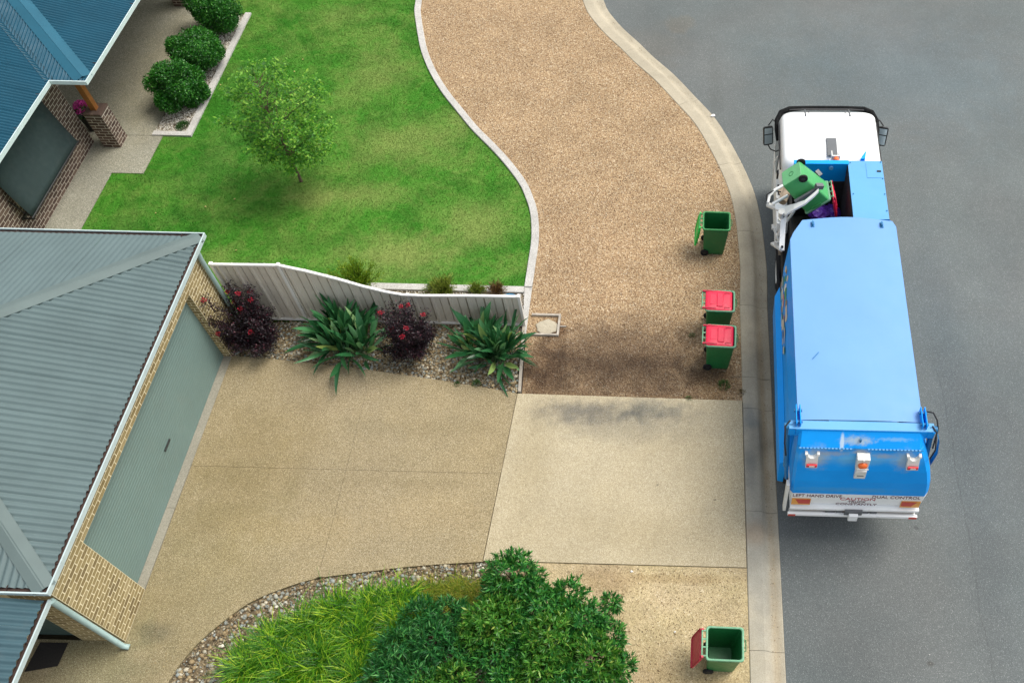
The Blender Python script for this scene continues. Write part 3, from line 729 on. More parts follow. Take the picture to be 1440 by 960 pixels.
# roof: two eave planes facing the street joined by a small plane facing the camera
yS = 12.6
zM = lambda x, y: hz + PT * (hx1 - .04 - x)
zP = lambda x, y: hz + PT * (hx2 - .04 - x)
zQ = lambda x, y: hz + PT * (y - hyc - .04)
ex1, ex2, yq = hx1 - .01, hx2 - .01, hyc + .01
D_ = 7.0
corr_roof(hse, [(ex1, yS), (ex1, yq), (ex1 - D_, yq + D_), (ex1 - D_, yS)], zM, (0, 1), m_rhse, .092, .021)
corr_roof(hse, [(ex2, yq), (ex2, 31), (ex2 - D_, 31), (ex2 - D_, yq + D_)], zP, (0, 1), m_rhse, .092, .021)
corr_roof(hse, [(ex2, yq), (ex2 - D_, yq + D_), (ex1 - D_, yq + D_), (ex1, yq)], zQ, (1, 0), m_rhse, .092, .02)
def cap2(p, q, wd, lift, name, f1, f2, m, fold=.012):
    """f1 on the left of p->q, f2 on the right"""
    p = Vector(p); q = Vector(q); d = (q - p).normalized(); s = Vector((-d.y, d.x)); rg = []
    for e in (p, q):
        L_, R_ = e + s * wd, e - s * wd; l2, r2 = e + s * .02, e - s * .02
        rg.append([(L_.x, L_.y, f1(L_.x, L_.y) + lift - .02), (L_.x, L_.y, f1(L_.x, L_.y) + lift), (l2.x, l2.y, f1(l2.x, l2.y) + lift + fold),
                   (e.x, e.y, f1(e.x, e.y) + lift + fold * 1.6), (r2.x, r2.y, f2(r2.x, r2.y) + lift + fold), (R_.x, R_.y, f2(R_.x, R_.y) + lift), (R_.x, R_.y, f2(R_.x, R_.y) + lift - .02)])
    part(name, MB().loft(rg, closed=False, smooth=False), m, hse)
cap2((ex2 - .10, yq + .10), (ex2 - D_, yq + D_), .22, .018, 'hip_capping', zQ, zP, m_rhcap, .012)
cap2((ex1, yq), (ex1 - D_, yq + D_), .10, .014, 'valley_gutter', zM, zQ, paint('valley_dark', (.02, .07, .10), .5), -.03)
m_gut2 = paint('gutter_ice', (.55, .66, .66), .4, .06, .12, 5)
gutter(hse, [(hx1 + .03, yS), (hx1 + .03, hyc - .05), (hx2 + .03, hyc - .05), (hx2 + .03, 31)], hz + .03, m_gut2, m_debris, .13, .11, 1)
part('fascia', MB().box(hx1 - .12, hx1 - .105, yS, hyc + .06, hz - .14, hz - .01).box(hx1 - .10, hx2 - .10, hyc + .075, hyc + .09, hz - .14, hz - .01).box(hx2 - .12, hx2 - .105, hyc + .08, 31, hz - .14, hz - .01), m_gut2, hse)
# window with an aluminium frame behind the awning
m_glass = G('window_glass').done((.02, .03, .035), .08, 0, .6)
yw0, yw1 = 12.95 + WH[0], 12.95 + WH[1]
wn_ = part('window', MB().box(HX - .12, HX - .06, yw0, yw0 + .05, WH[2], WH[3]).box(HX - .12, HX - .06, yw1 - .05, yw1, WH[2], WH[3]).box(HX - .12, HX - .06, yw0 + .05, yw1 - .05, WH[2], WH[2] + .05).box(HX - .12, HX - .06, yw0 + .05, yw1 - .05, WH[3] - .05, WH[3]).box(HX - .11, HX - .07, (yw0 + yw1) / 2 - .025, (yw0 + yw1) / 2 + .025, WH[2] + .05, WH[3] - .05), m_black, hse)
part('pane', MB().box(HX - .1, HX - .09, yw0 + .04, (yw0 + yw1) / 2 - .026, WH[2] + .04, WH[3] - .04), m_glass, wn_)
part('pane', MB().box(HX - .1, HX - .09, (yw0 + yw1) / 2 + .026, yw1 - .04, WH[2] + .04, WH[3] - .04), m_glass, wn_)
# awning: cloth from a roller under the eave to a bar held off the wall
m_cloth = paint('awning_cloth', (.022, .042, .043), .8, .06, .06, 2)
aw = thing('window_awning', 'dark grey-green canvas awning pulled down over the window of the dark brick house', 'awning', (HX, 16.1, 0))
ay0, ay1 = 14.78, 17.48
mb = MB(); n = 10
top, bot = (HX + .07, 2.42), (-15.78, .80)
rows = []
for k in range(n + 1):
    t = k / n; sag = -.03 * math.sin(math.pi * t)
    x = top[0] + (bot[0] - top[0]) * t + sag; z = top[1] + (bot[1] - top[1]) * t
    rows.append([(x, ay0 + (ay1 - ay0) * j / 8, z) for j in range(9)])
mb.loft(rows, closed=False)
aws = part('cloth', mb, m_cloth, aw); so = aws.modifiers.new('solid', 'SOLIDIFY'); so.thickness = .004
part('bottom_bar', MB().tube([(bot[0], ay0 - .03, bot[1]), (bot[0], ay1 + .03, bot[1])], .024, 10), m_black, aw)
part('roller', MB().tube([(top[0], ay0 - .03, top[1] + .03), (top[0], ay1 + .03, top[1] + .03)], .05, 12), m_gut2, aw)
for y in (ay0 + .02, ay1 - .02):
    part('arm', MB().tube([(HX + .01, y, 1.35), (HX + .16, y, .95), (bot[0], y, bot[1] - .01)], .014, 8), m_black, aw)
part('sill_rail', MB().box(HX + .008, HX + .05, ay0 - .02, ay1, .70, .76).box(HX + .05, HX + .30, ay0 + .02, ay0 + .05, .70, .73), m_black, aw)

# ------------------------------------------------------------------ fence
m_fence = paint('fence_sheet_cream', (.66, .61, .52), .5, .05, .14, 2.5)
m_fpost = paint('fence_post_white', (.76, .75, .71), .42, .03, .08, 4)
FY = 12.45
fen = thing('boundary_fence', 'cream ribbed metal fence with white posts stepping down between the lawn and the pebble bed', 'fence', (-7, FY, 0))
FX = [-10.17, -8.69, -6.10, -3.56]; FZ = [2.00, 2.02, 1.10, 1.12]
def at_y(px, py, Y):
    d = M3 @ Vector((px - PPX, -(py - PPY), -FPX)); t = Y / d.y; return (t * d.x, CAMH + t * d.z)
FTOP = [(-10.2, 2.0), (-8.69, 2.02)] + [at_y(px, py, FY) for px, py in ((430, 380.6), (473.6, 391.5), (508, 401.5), (543, 410), (566, 414), (595, 415.2), (660, 415.2))] + [(-3.5, 1.12)]
def ftop(x):
    for (xa, za), (xb, zb) in zip(FTOP, FTOP[1:]):
        if x <= xb: return za + (zb - za) * (x - xa) / (xb - xa)
    return FTOP[-1][1]
prof_f = [(0, 0), (.022, 0), (.025, .055), (.045, .055), (.048, -.03), (.085, -.03), (.100, 0), (.165, 0), (.167, .03), (.178, .03), (.180, 0), (.26, 0)]
mb = None; x = FX[0] + .03; k = 0
posts_at = FX
for a, b in zip(FX, FX[1:]):
    nsh = max(1, round((b - a - .06) / .78)); W_ = (b - a - .06) / nsh; nr = 2; 
    for s_i in range(nsh):
        x0 = a + .03 + s_i * W_; pr = []
        for r_ in range(nr):
            for (u_, d_) in prof_f: pr.append((x0 + (r_ + u_ / .26 * .999) * W_ / nr, FY + d_ + .012))
        pr = [p for i_, p in enumerate(pr) if i_ == 0 or p[0] - pr[i_ - 1][0] > 1e-5]
        mb = MB().loft([[(p[0], p[1], .06) for p in pr], [(p[0], p[1], ftop(p[0]) - .03) for p in pr]], closed=False, smooth=False)
        o = part('fence_sheet', mb, m_fence, fen); so = o.modifiers.new('solid', 'SOLIDIFY'); so.thickness = .003
    part('bottom_rail', MB().box(a + .03, b - .03, FY - .028, FY + .028, .03, .075), m_fpost, fen)
    xs = [a] + [x_ for x_, _ in FTOP if a + .05 < x_ < b - .05] + [b]
    tr_ = MB(); tr_.loft([[(x_, FY - .031, ftop(x_) - .038), (x_, FY + .031, ftop(x_) - .038), (x_, FY + .031, ftop(x_) + .006), (x_, FY + .02, ftop(x_) + .013), (x_, FY - .02, ftop(x_) + .013), (x_, FY - .031, ftop(x_) + .006)] for x_ in xs], capa=True, capb=True, smooth=False)
    part('top_rail', tr_, m_fpost, fen)
for x, z in zip(FX, FZ):
    if x == FX[2]: continue
    po = part('post', MB().box(x - .032, x + .032, FY - .036, FY + .036, 0, z + .01), m_fpost, fen, bevel=.006)
    part('post_cap', MB().box(x - .04, x + .04, FY - .044, FY + .044, z + .011, z + .032), m_fpost, po, bevel=.008)
po = part('post', MB().box(FX[2] - .03, FX[2] + .03, FY + .02, FY + .07, 0, FZ[2] - .04), m_fpost, fen)

# ------------------------------------------------------------------ plants
def leaves(name, P, D, N, L, W, m, parent=None, fold=.25, droop=0.0, kind=None, world=True):
    """diamond leaves folded along the midrib: P base, D direction, N face normal"""
    D = D / np.linalg.norm(D, axis=1, keepdims=True); S = np.cross(D, N); S /= np.linalg.norm(S, axis=1, keepdims=True) + 1e-9
    U = np.cross(S, D); n = len(P); L = L[:, None]; W = W[:, None]
    V = np.zeros((n, 4, 3)); V[:, 0] = P; V[:, 2] = P + D * L; V[:, 2, 2] -= droop * L[:, 0]
    mid = P + D * L * .48; V[:, 1] = mid + S * W / 2 + U * W * fold; V[:, 3] = mid - S * W / 2 + U * W * fold
    F = np.array([(0, 1, 2), (0, 2, 3)]); idx = (F[None] + (np.arange(n) * 4)[:, None, None]).reshape(-1, 3)
    V = V.reshape(-1, 3)
    if parent is not None and world: V = V - np.array(wloc(parent))
    return part(name, np_mesh(name, V, idx, m), m, parent, world=False, kind=kind)
def rdir(n):
    v = rng.normal(size=(n, 3)); return v / np.linalg.norm(v, axis=1, keepdims=True)
def branchy(mb, base, tips, r0, r1, bend=.25, n=6):
    base = Vector(base)
    for t in tips:
        t = Vector(t); m_ = base.lerp(t, .5) + Vector((random.uniform(-1, 1), random.uniform(-1, 1), random.uniform(-.2, .6))) * bend * (t - base).length * .4
        pts = [base, base.lerp(m_, .55), m_, m_.lerp(t, .6), t]
        mb.tube(pts, [r0, r0 * .8, (r0 + r1) / 2 * .8, r1 * 1.4, r1], n, False)
m_bark = paint('bark', (.12, .085, .055), .9, .3, .3, 12)
m_barkd = paint('bark_dark', (.05, .035, .028), .9, .3, .3, 12)

# street lawn tree
m_tree = leafmat('tree_leaf', [(0, (.035, .15, .015)), (.45, (.085, .27, .025)), (.8, (.18, .43, .04)), (1, (.38, .60, .09))], .5, .4)
tx, ty = -10.05, 17.02
tree = thing('young_tree', 'young light green deciduous tree with thin trunk standing alone on the lawn', 'tree', (tx, ty, 0))
mb = MB(); 
mb.tube([(tx, ty, -.05), (tx + .01, ty, .3), (tx - .02, ty + .01, .8), (tx - .03, ty + .02, 1.3), (tx - .03, ty, 2.0), (tx - .06, ty + .05, 2.9)], [.045, .034, .03, .028, .02, .007], 9)
part('trunk', mb, m_bark, tree)
cents = []; mb = MB()
for k in range(64):
    a = k * 2.399 + random.uniform(-.3, .3); t = (k + .5) / 64; z = .95 + 2.55 * t
    rad = (1.25 * math.sin(math.pi * (t * .76 + .17)) ** .8 + .03) * random.uniform(.6, 1.12)
    e = Vector((tx + .10 + math.cos(a) * rad, ty + math.sin(a) * rad * .92, z + random.uniform(-.12, .2) ))
    b = Vector((tx - .02, ty + .01, max(.95, z - rad * .62)))
    mid = b.lerp(e, .5) + Vector((0, 0, .05)); mb.tube([b, mid, e], [.012, .008, .003], 5, False)
    for s_ in ((.45, .7, .95, 1.05) if t < .75 else (.8, 1.05)): cents.append((b.lerp(e, s_) + Vector((0, 0, .03)), .17 if s_ < .9 else .13))
part('branches', mb, m_bark, tree)
P = []; 
for c, r in cents:
    n = int(36 * (r / .15)); q = rng.normal(size=(n, 3)) * r * .62; P.append(q + np.array(c))
P = np.vstack(P); n = len(P); D = rdir(n); D[:, 2] = D[:, 2] * .5 - .15; N = rdir(n) * .8 + np.array([0, 0, 1.0])
leaves('crown', P, D, N, rng.uniform(.06, .12, n), rng.uniform(.035, .06, n), m_tree, tree)

# three clipped round shrubs
m_shrub = leafmat('round_shrub_leaf', [(0, (.012, .075, .010)), (.5, (.025, .15, .018)), (.85, (.06, .26, .03)), (1, (.14, .38, .06))], .35, .25)
def round_shrub(x, y, r, zc, label, n=36000):
    t = thing('round_shrub', label, 'shrub', (x, y, 0), group='round green shrubs in the bed beside the path')
    mb = MB(); branchy(mb, (x, y, 0), [(x + random.uniform(-.6, .6) * r, y + random.uniform(-.6, .6) * r, zc + random.uniform(-.2, .4) * r) for _ in range(14)], .022, .006)
    part('stem', mb, m_barkd, t)
    lob = [(rdir(1)[0] * r * rng.uniform(.45, .80), r * rng.uniform(.24, .46)) for _ in range(21)] + [(np.zeros(3), r * .72)] * 3
    Ps = []; Ds = []
    for c, rad in lob:
        k = n // 24; d = rdir(k); q = d * (rad * rng.uniform(.55, 1.02, (k, 1))) + c; Ps.append(q); Ds.append(d)
    P = np.vstack(Ps); D = np.vstack(Ds); keep = P[:, 2] > -zc * .93; P = P[keep]; D = D[keep]
    rr_ = np.linalg.norm(P / np.array([1, 1, .92]), axis=1); P = P * np.array([1, 1, .92])
    O = P / (np.linalg.norm(P, axis=1, keepdims=True) + 1e-6)
    D = O * .6 + rdir(len(P)) * .8; N = O + rdir(len(P)) * .6
    leaves('foliage', P + np.array([x, y, zc]), D, N, rng.uniform(.045, .085, len(P)), rng.uniform(.025, .045, len(P)), m_shrub, t)
def above(px, py, z): p = at(px, py, z); return p.x, p.y
x, y = above(253, 122, .62); round_shrub(x, y, .78, .64, 'dark green round shrub nearest the small ground plant, lowest of three by the path')
x, y = above(277, 68, .66); round_shrub(x, y, .82, .68, 'dark green round shrub in the middle of the three beside the path')
x, y = above(302, 12, .70); round_shrub(x, y, .80, .72, 'dark green round shrub beside the far brick pier, cut by the top of the picture')

def small_plant(name, label, cat, px, py, z, r, h, m, n, L, W, group=None, upward=.6):
    x, y = a2(px, py, z * 0); t = thing(name, label, cat, (x, y, 0), group=group)
    d = rdir(n); d[:, 2] = np.abs(d[:, 2]); q = d * rng.uniform(.2, 1, (n, 1)) ** .6 * np.array([r, r, h]) + np.array([x, y, 0])
    D = d + np.array([0, 0, upward]); N = rdir(n) + d
    leaves('foliage', q, D, N, rng.uniform(*L, n), rng.uniform(*W, n), m, t)
    mb = MB(); branchy(mb, (x, y, -.02), [(x + random.uniform(-.5, .5) * r, y + random.uniform(-.5, .5) * r, h * .7) for _ in range(6)], .008, .003)
    part('stem', mb, m_barkd, t); return t
m_weed = leafmat('weed_leaf', [(0, (.02, .08, .02)), (.6, (.05, .16, .035)), (1, (.12, .26, .07))], .5, .3)
small_plant('ground_cover_plant', 'low grey-green cushion plant in the pale pebbles beside the round shrubs', 'plant', 258, 178, 0, .20, .10, m_weed, 900, (.02, .05), (.012, .02))
small_plant('weed', 'green weed growing in the gravel between the red lidded bin and the driveway', 'weed', 1018, 542, 0, .13, .07, m_weed, 260, (.03, .07), (.008, .018))
small_plant('weed', 'tiny green weed at the top edge of the pale driveway slab', 'weed', 969, 561, 0, .08, .04, m_weed, 120, (.02, .05), (.008, .014))
small_plant('weed', 'low green weed among the pebbles just left of the timber edging', 'weed', 670, 540, 0, .10, .07, m_weed, 160, (.03, .06), (.01, .02))
small_plant('weed', 'small dark green weed in the pebbles below the purple bush nearer the street', 'weed', 643, 541, 0, .07, .05, m_weed, 100, (.02, .05), (.01, .018))
small_plant('weed', 'tuft of weed in the gravel left of the rear red lidded bin', 'weed', 973, 472, 0, .07, .04, m_weed, 90, (.02, .04), (.008, .014))
small_plant('weed', 'dry brown-green weed against the kerb near the driveway corner', 'weed', 1043, 552, 0, .09, .06, leafmat('dry_weed', [(0, (.12, .09, .04)), (1, (.2, .16, .07))]), 120, (.02, .05), (.006, .012))
m_conif = leafmat('yellow_conifer_leaf', [(0, (.06, .15, .01)), (.5, (.15, .28, .015)), (1, (.34, .42, .04))], .55, .35)
m_lime = leafmat('lime_shrub_leaf', [(0, (.07, .12, .015)), (.5, (.17, .24, .03)), (1, (.36, .38, .08))], .55, .3)
x, y = a2(508, 398, 0)
def feather(label, px, py, r, h, m, n, name='conifer_shrub', cat='shrub'):
    x, y = a2(px, py); y = max(y, 12.75); t = thing(name, label, cat, (x, y, 0))
    k = 26; Ps = []; Ds = []
    mb = MB()
    for i in range(k):
        a = random.uniform(0, 6.28); s = random.uniform(.1, 1); tip = Vector((math.cos(a) * r * s, math.sin(a) * r * s * .7, h * random.uniform(.6, 1) * (1.1 - .5 * s)))
        mb.tube([(x, y, 0), Vector((x, y, 0)) + tip * .5 + Vector((0, 0, .05)), Vector((x, y, 0)) + tip], [.01, .007, .003], 5, False)
        q = np.outer(rng.uniform(.25, 1.05, n // k), np.array(tip)) + rng.normal(size=(n // k, 3)) * .045; Ps.append(q); Ds.append(np.tile(np.array(tip.normalized()), (n // k, 1)))
    P = np.vstack(Ps); D = np.vstack(Ds) + rdir(len(P)) * .55; N = rdir(len(P))
    P[:, 2] = np.maximum(P[:, 2], .01); part('stem', mb, m_barkd, t)
    leaves('foliage', P + np.array([x, y, 0]), D, N, rng.uniform(.05, .12, len(P)), rng.uniform(.010, .022, len(P)), m, t)
feather('feathery yellow-green conifer bush rising behind the sloping part of the fence', 507, 409, .62, 1.05, m_conif, 5200)
feather('low yellow-green shrub in the strip behind the level part of the fence', 627, 410, .48, .42, m_lime, 3600, 'low_shrub')
feather('small yellowish shrub showing over the fence between two larger ones', 672, 410, .22, .22, m_lime, 900, 'low_shrub')
feather('small reddish brown shrub showing over the fence next to the blue bucket', 700, 410, .22, .20, leafmat('brown_leaf', [(0, (.08, .04, .02)), (1, (.22, .13, .05))]), 800, 'low_shrub')
x, y = a2(722, 414); bk = thing('bucket', 'blue round tub half hidden behind the low end of the fence', 'tub', (x, 12.92, 0))
m_teal = paint('tub_blue', (.03, .22, .42), .4)
rg = [[(r_ * math.cos(a), r_ * math.sin(a), z) for a in [2 * math.pi * i / 24 for i in range(24)]] for r_, z in ((.17, 0), (.22, .30), (.235, .30), (.235, .325), (.215, .325), (.20, .1))]
part('body', MB().loft(rg, capb=True), m_teal, bk, world=False)
part('soil', MB().add([(.20 * math.cos(2 * math.pi * i / 20), .20 * math.sin(2 * math.pi * i / 20), .22) for i in range(20)], [tuple(range(20))]), m_bed, bk, world=False)

# dark purple flowering bushes
m_purp = leafmat('purple_leaf', [(0, (.008, .005, .008)), (.6, (.018, .010, .016)), (.9, (.04, .014, .024)), (1, (.12, .025, .04))], .4, .15)
m_red = paint('red_flower', (.45, .008, .03), .6, .25, 0, 20)
def purple(px, py, h, r, label, lean=(0, 0), nl=7000, nf=9):
    x, y = a2(px, py); t = thing('purple_bush', label, 'shrub', (x, y, 0))
    mb = MB(); tips = []
    for i in range(34):
        a = random.uniform(0, 6.28); s = random.uniform(.15, 1.25) ** .7; hh = h * (random.uniform(.35, 1.12) if s < .75 else random.uniform(.25, .8))
        tip = Vector((x + math.cos(a) * r * s + lean[0] * hh, y + math.sin(a) * r * s + lean[1] * hh, hh)); tips.append(tip)
    branchy(mb, (x, y, 0), tips, .013, .003, .2, 5); part('stem', mb, m_barkd, t)
    Ps = []; k = nl // len(tips)
    for tip in tips:
        b = Vector((x, y, .05)); tt = rng.uniform(.35, 1.04, (k, 1)); Ps.append(np.array(b) * (1 - tt) + np.array(tip) * tt + rng.normal(size=(k, 3)) * .065)
    P = np.vstack(Ps); P[:, 2] = np.maximum(P[:, 2], .02); D = rdir(len(P)); N = rdir(len(P)) + np.array([0, 0, .6])
    leaves('foliage', P, D, N, rng.uniform(.035, .07, len(P)), rng.uniform(.02, .035, len(P)), m_purp, t)
    CP = Vector((0, 0, CAMH)); tips.sort(key=lambda v: -v.z)
    for i in range(nf):
        v = tips[i * 2 % len(tips)]; c = np.array(v) + np.array([0, -.03, .05]); n = 60; d = rdir(n)
        leaves('flower', c + d * rng.uniform(.01, .045, (n, 1)), d, rdir(n), rng.uniform(.015, .035, n), rng.uniform(.015, .026, n), m_red, t)
    return t
purple(372, 482, 1.75, .62, 'dark purple bush with crimson flowers against the garage corner and tall fence', (-.10, .02), 16000, 10)
purple(584, 496, 1.60, .50, 'dark purple bush with crimson flowers between the two strap leaved plants', (-.04, .02), 14000, 8)

# strap leaved plants: every leaf an object
m_strap = leafmat('strap_leaf', [(0, (.014, .07, .025)), (.4, (.028, .125, .045)), (.75, (.06, .20, .075)), (.92, (.15, .31, .16)), (1, (.30, .38, .09))], .28, .18, 1.0, True)
def strap_mesh(L, W, arch, petiole=.4, nseg=9):
    mb = MB(); rows = []
    for i in range(nseg + 1):
        t = i / nseg; x = L * (t - .12 * arch * t ** 3); z = -arch * L * t ** 2.3 * .55
        wdt = .014 if t < petiole * .8 else W * max(.02, math.sin(math.pi * min(1, (t - petiole * .6) / (1 - petiole * .6))) ** .75)
        rows.append([(x, -wdt / 2, z + wdt * .22), (x, 0, z), (x, wdt / 2, z + wdt * .22)])
    mb.loft(rows, closed=False); return mb
strap_me = [strap_mesh(1, .125, .25, .5).mesh('leaf', m_strap), strap_mesh(1, .14, .55, .55).mesh('leaf', m_strap), strap_mesh(1, .12, .05, .5).mesh('leaf', m_strap), strap_mesh(1, .085, .8, .3).mesh('leaf', m_strap)]
def strap_plant(px, py, n, label, h, spread):
    x, y = a2(px, py); t = thing('strap_leaved_plant', label, 'plant', (x, y, 0), group='big strap leaved plants in the pebble bed')
    subs = [(random.uniform(-.36, .36) * spread, random.uniform(-.26, .22) * spread) for _ in range(7)]
    for i in range(n):
        sx_, sy_ = subs[i % 7]; s = (i + .5) / n; a = i * 2.399 + random.uniform(-.9, .9)
        el = R(92 - 64 * s ** 1.5 + random.uniform(-15, 15))
        o = bpy.data.objects.new('leaf', strap_me[random.choice([0, 0, 1, 2] if s < .7 else [1, 3, 0])]); link(o, t)
        L = h * random.uniform(.6, 1.12) * (1 - .12 * s); r0 = random.uniform(0, .10) * spread
        o.location = (math.cos(a) * r0 + sx_, math.sin(a) * r0 * .8 + sy_, .0); L *= 1.0
        o.rotation_euler = Euler((random.uniform(-1.4, 1.4), -el, a), 'XYZ'); o.scale = (L, L * random.uniform(.6, 1.1), L)
    part('crown_base', MB().loft([[(rr_ * math.cos(2 * math.pi * i / 10), rr_ * math.sin(2 * math.pi * i / 10), z) for i in range(10)] for rr_, z in ((.16, -.03), (.15, .06), (.06, .12))], capb=True), m_barkd, t, world=False)
    return t
strap_plant(495, 484, 255, 'clump of broad blue-green leaves standing between the two purple bushes', 1.22, 1.45)
strap_plant(690, 494, 225, 'clump of broad leaves beside the timber edging at the street end', 1.15, 1.25)
# pot with pink flowers behind the porch post
x, y = a2(107, 145, .9); pot = thing('flower_pot', 'pot of bright pink flowers behind the timber porch post', 'potted plant', (-16.30, 18.86, 0))
rg = [[(r_ * math.cos(2 * math.pi * i / 18), r_ * math.sin(2 * math.pi * i / 18), z) for i in range(18)] for r_, z in ((.13, .02), (.18, .50), (.20, .50), (.20, .54), (.17, .54), (.16, .3))]
part('pot', MB().loft(rg, capb=True), m_black, pot, world=False)
n = 500; d = rdir(n); d[:, 2] = np.abs(d[:, 2]); leaves('foliage', d * .2 + np.array([0, 0, .55]), d, rdir(n), rng.uniform(.05, .09, n), rng.uniform(.02, .04, n), m_weed, pot, world=False)
n = 420; d = rdir(n); d[:, 2] = np.abs(d[:, 2]); leaves('flower', d * rng.uniform(.12, .22, (n, 1)) + np.array([.05, 0, .72]), d, rdir(n), rng.uniform(.04, .06, n), rng.uniform(.03, .05, n), paint('pink_flower', (.75, .08, .42), .6, .2, 0), pot, world=False)

# ------------------------------------------------------------------ planting along the lower bed
def clump(mb_lists, x, y, n, H, W, spread, lean):
    pass
def arch_blades(name, X, H, Wd, out, m, t, nseg=4, bias=(0, 0)):
    """curved grass blades: X (n,2) roots"""
    n = len(X); a = rng.uniform(0, 2 * np.pi, n); h = rng.uniform(H[0], H[1], n); w = rng.uniform(Wd[0], Wd[1], n); o = rng.uniform(out[0], out[1], n) * h
    dx = np.cos(a) + bias[0]; dy = np.sin(a) + bias[1]; l = np.hypot(dx, dy) + 1e-6; dx /= l; dy /= l
    V = np.zeros((n, (nseg + 1) * 2, 3)); sxx = -dy; syy = dx
    for i in range(nseg + 1):
        u = i / nseg; r = o * u ** 1.7; z = h * (u - .55 * u ** 2.6 * np.minimum(1, o / h * 1.1)); ww = w * (1 - u ** 2) * .5 + .001
        for k, sg in ((0, -1), (1, 1)):
            V[:, i * 2 + k, 0] = X[:, 0] + dx * r + sxx * ww * sg; V[:, i * 2 + k, 1] = X[:, 1] + dy * r + syy * ww * sg; V[:, i * 2 + k, 2] = z
    F = np.array([(2 * i, 2 * i + 1, 2 * i + 3, 2 * i + 2) for i in range(nseg)]); K = (nseg + 1) * 2
    V = V.reshape(-1, 3) - np.array(wloc(t)); idx = (F[None] + (np.arange(n) * K)[:, None, None]).reshape(-1, 4)
    return part(name, np_mesh(name, V, idx, m), m, t, world=False)
m_lom = leafmat('lomandra_blade', [(0, (.018, .10, .005)), (.45, (.06, .22, .008)), (.8, (.19, .42, .015)), (1, (.52, .64, .05))], .4, .35)
m_lomy = leafmat('lomandra_yellow', [(0, (.08, .14, .01)), (.5, (.22, .30, .02)), (.85, (.38, .38, .05)), (1, (.5, .33, .08))], .45, .35)
lom = [(345, 935, .55), (385, 905, .6), (425, 880, .6), (470, 862, .6), (400, 950, .62), (450, 925, .66), (500, 900, .66), (520, 855, .55), (560, 845, .5), (500, 950, .66), (560, 885, .6)]
names = ['first from the garage, overhanging the pebbles', 'next to the one nearest the garage, at the pebble edge', 'where the pebble bed is widest', 'midway along the curved pebble edge', 'at the bottom edge, nearest the garage', 'behind the pebble edge clumps, left of the blue-green bush', 'in the middle of the grassy planting', 'at the pebble edge left of the yellow tufts', 'at the pebble edge just before the yellow tufts', 'at the bottom edge beside the blue-green bush', 'between the pebble edge clumps and the blue-green bush']
for (px, py, h), nm in zip(lom, names):
    x, y = above(px, py, .38); t = thing('grass_clump', 'yellow-green strappy grass clump ' + nm, 'grass clump', (x, y, 0), group='yellow-green grass clumps along the curved pebble bed')
    X = rng.normal(size=(1300, 2)) * .135 + np.array([x, y]); arch_blades('blades', X, (h * .6, h * 1.35), (.014, .028), (.3, .95), m_lom, t, bias=(random.uniform(-.5, .5), random.uniform(-.5, .5)))
for (px, py, h), nm in zip([(598, 838, .34), (632, 832, .30), (655, 832, .28)], ['left of three, the greenest', 'middle of three', 'nearest the big bush, tinged orange']):
    x, y = above(px, py, .22); t = thing('yellow_grass_tuft', 'short yellow grass tuft at the pebble edge, ' + nm, 'grass clump', (x, y, 0), group='short yellow grass tufts')
    X = rng.normal(size=(1100, 2)) * .13 + np.array([x, y]); arch_blades('blades', X, (h * .6, h * 1.15), (.008, .014), (.3, 1.0), m_lomy, t)

m_big = leafmat('big_bush_leaf', [(0, (.015, .10, .022)), (.45, (.035, .19, .038)), (.8, (.08, .31, .05)), (1, (.18, .42, .08))], .35, .25)
m_bigy = leafmat('big_bush_leaf_light', [(0, (.03, .14, .02)), (.5, (.07, .24, .03)), (.85, (.15, .36, .05)), (1, (.36, .46, .09))], .35, .3)
m_blue = leafmat('blue_green_leaf', [(0, (.010, .07, .018)), (.5, (.024, .15, .036)), (.85, (.06, .27, .06)), (1, (.15, .40, .10))], .4, .25)
def whorl_bush(name, label, lobes, m, m2, per, L, W, RS=1.0, group=None):
    """lobes: (px, py, z, radius, light?) crown masses made of leaf whorls at shoot tips"""
    cs = [(Vector(at(px, py, z)), r * RS, lt) for px, py, z, r, lt in lobes]
    bx = sum(c.x for c, *_ in cs) / len(cs); by = sum(c.y for c, *_ in cs) / len(cs)
    t = thing(name, label, 'bush', (bx, by, 0), group=group)
    mb = MB(); branchy(mb, (bx, by, -.02), [tuple(c) for c, *_ in cs], .035, .012, .3, 7)
    for c, r, _ in cs: branchy(mb, tuple(c - Vector((0, 0, r * .5))), [tuple(c + Vector(rdir(1)[0]) * r * .8) for _ in range(9)], .012, .003, .2, 5)
    part('stem', mb, m_barkd, t)
    out = {0: [[], [], [], [], []], 1: [[], [], [], [], []]}
    for c, r, lt in cs:
        ns = int(per * r * r * 6); d = rdir(ns); d = d[d[:, 2] > -.55]; ns = len(d)
        tips = np.array(c) + d * r * (rng.uniform(.45, 1.06, (ns, 1)) ** .8) * np.array([1, 1, .85]); tips = tips[tips[:, 2] > .06]; d = d[:len(tips)]; ns = len(tips)
        d = (tips - np.array(c)); d /= np.linalg.norm(d, axis=1, keepdims=True)
        for k in range(11):
            rd = rdir(ns); D = d * .55 * (1 if k > 3 else 1.3) + rd * .85 + np.array([0, 0, .22]); N = d * 1.2 + rdir(ns) * .3
            o = out[lt]; o[0].append(tips - d * rng.uniform(0, .07, (ns, 1))); o[1].append(D); o[2].append(N); o[3].append(rng.uniform(L[0], L[1], ns)); o[4].append(rng.uniform(W[0], W[1], ns))
    for key, mm in ((0, m), (1, m2)):
        if out[key][0]:
            o = out[key]; leaves('foliage', np.vstack(o[0]), np.vstack(o[1]), np.vstack(o[2]), np.concatenate(o[3]), np.concatenate(o[4]), mm, t, fold=.18)
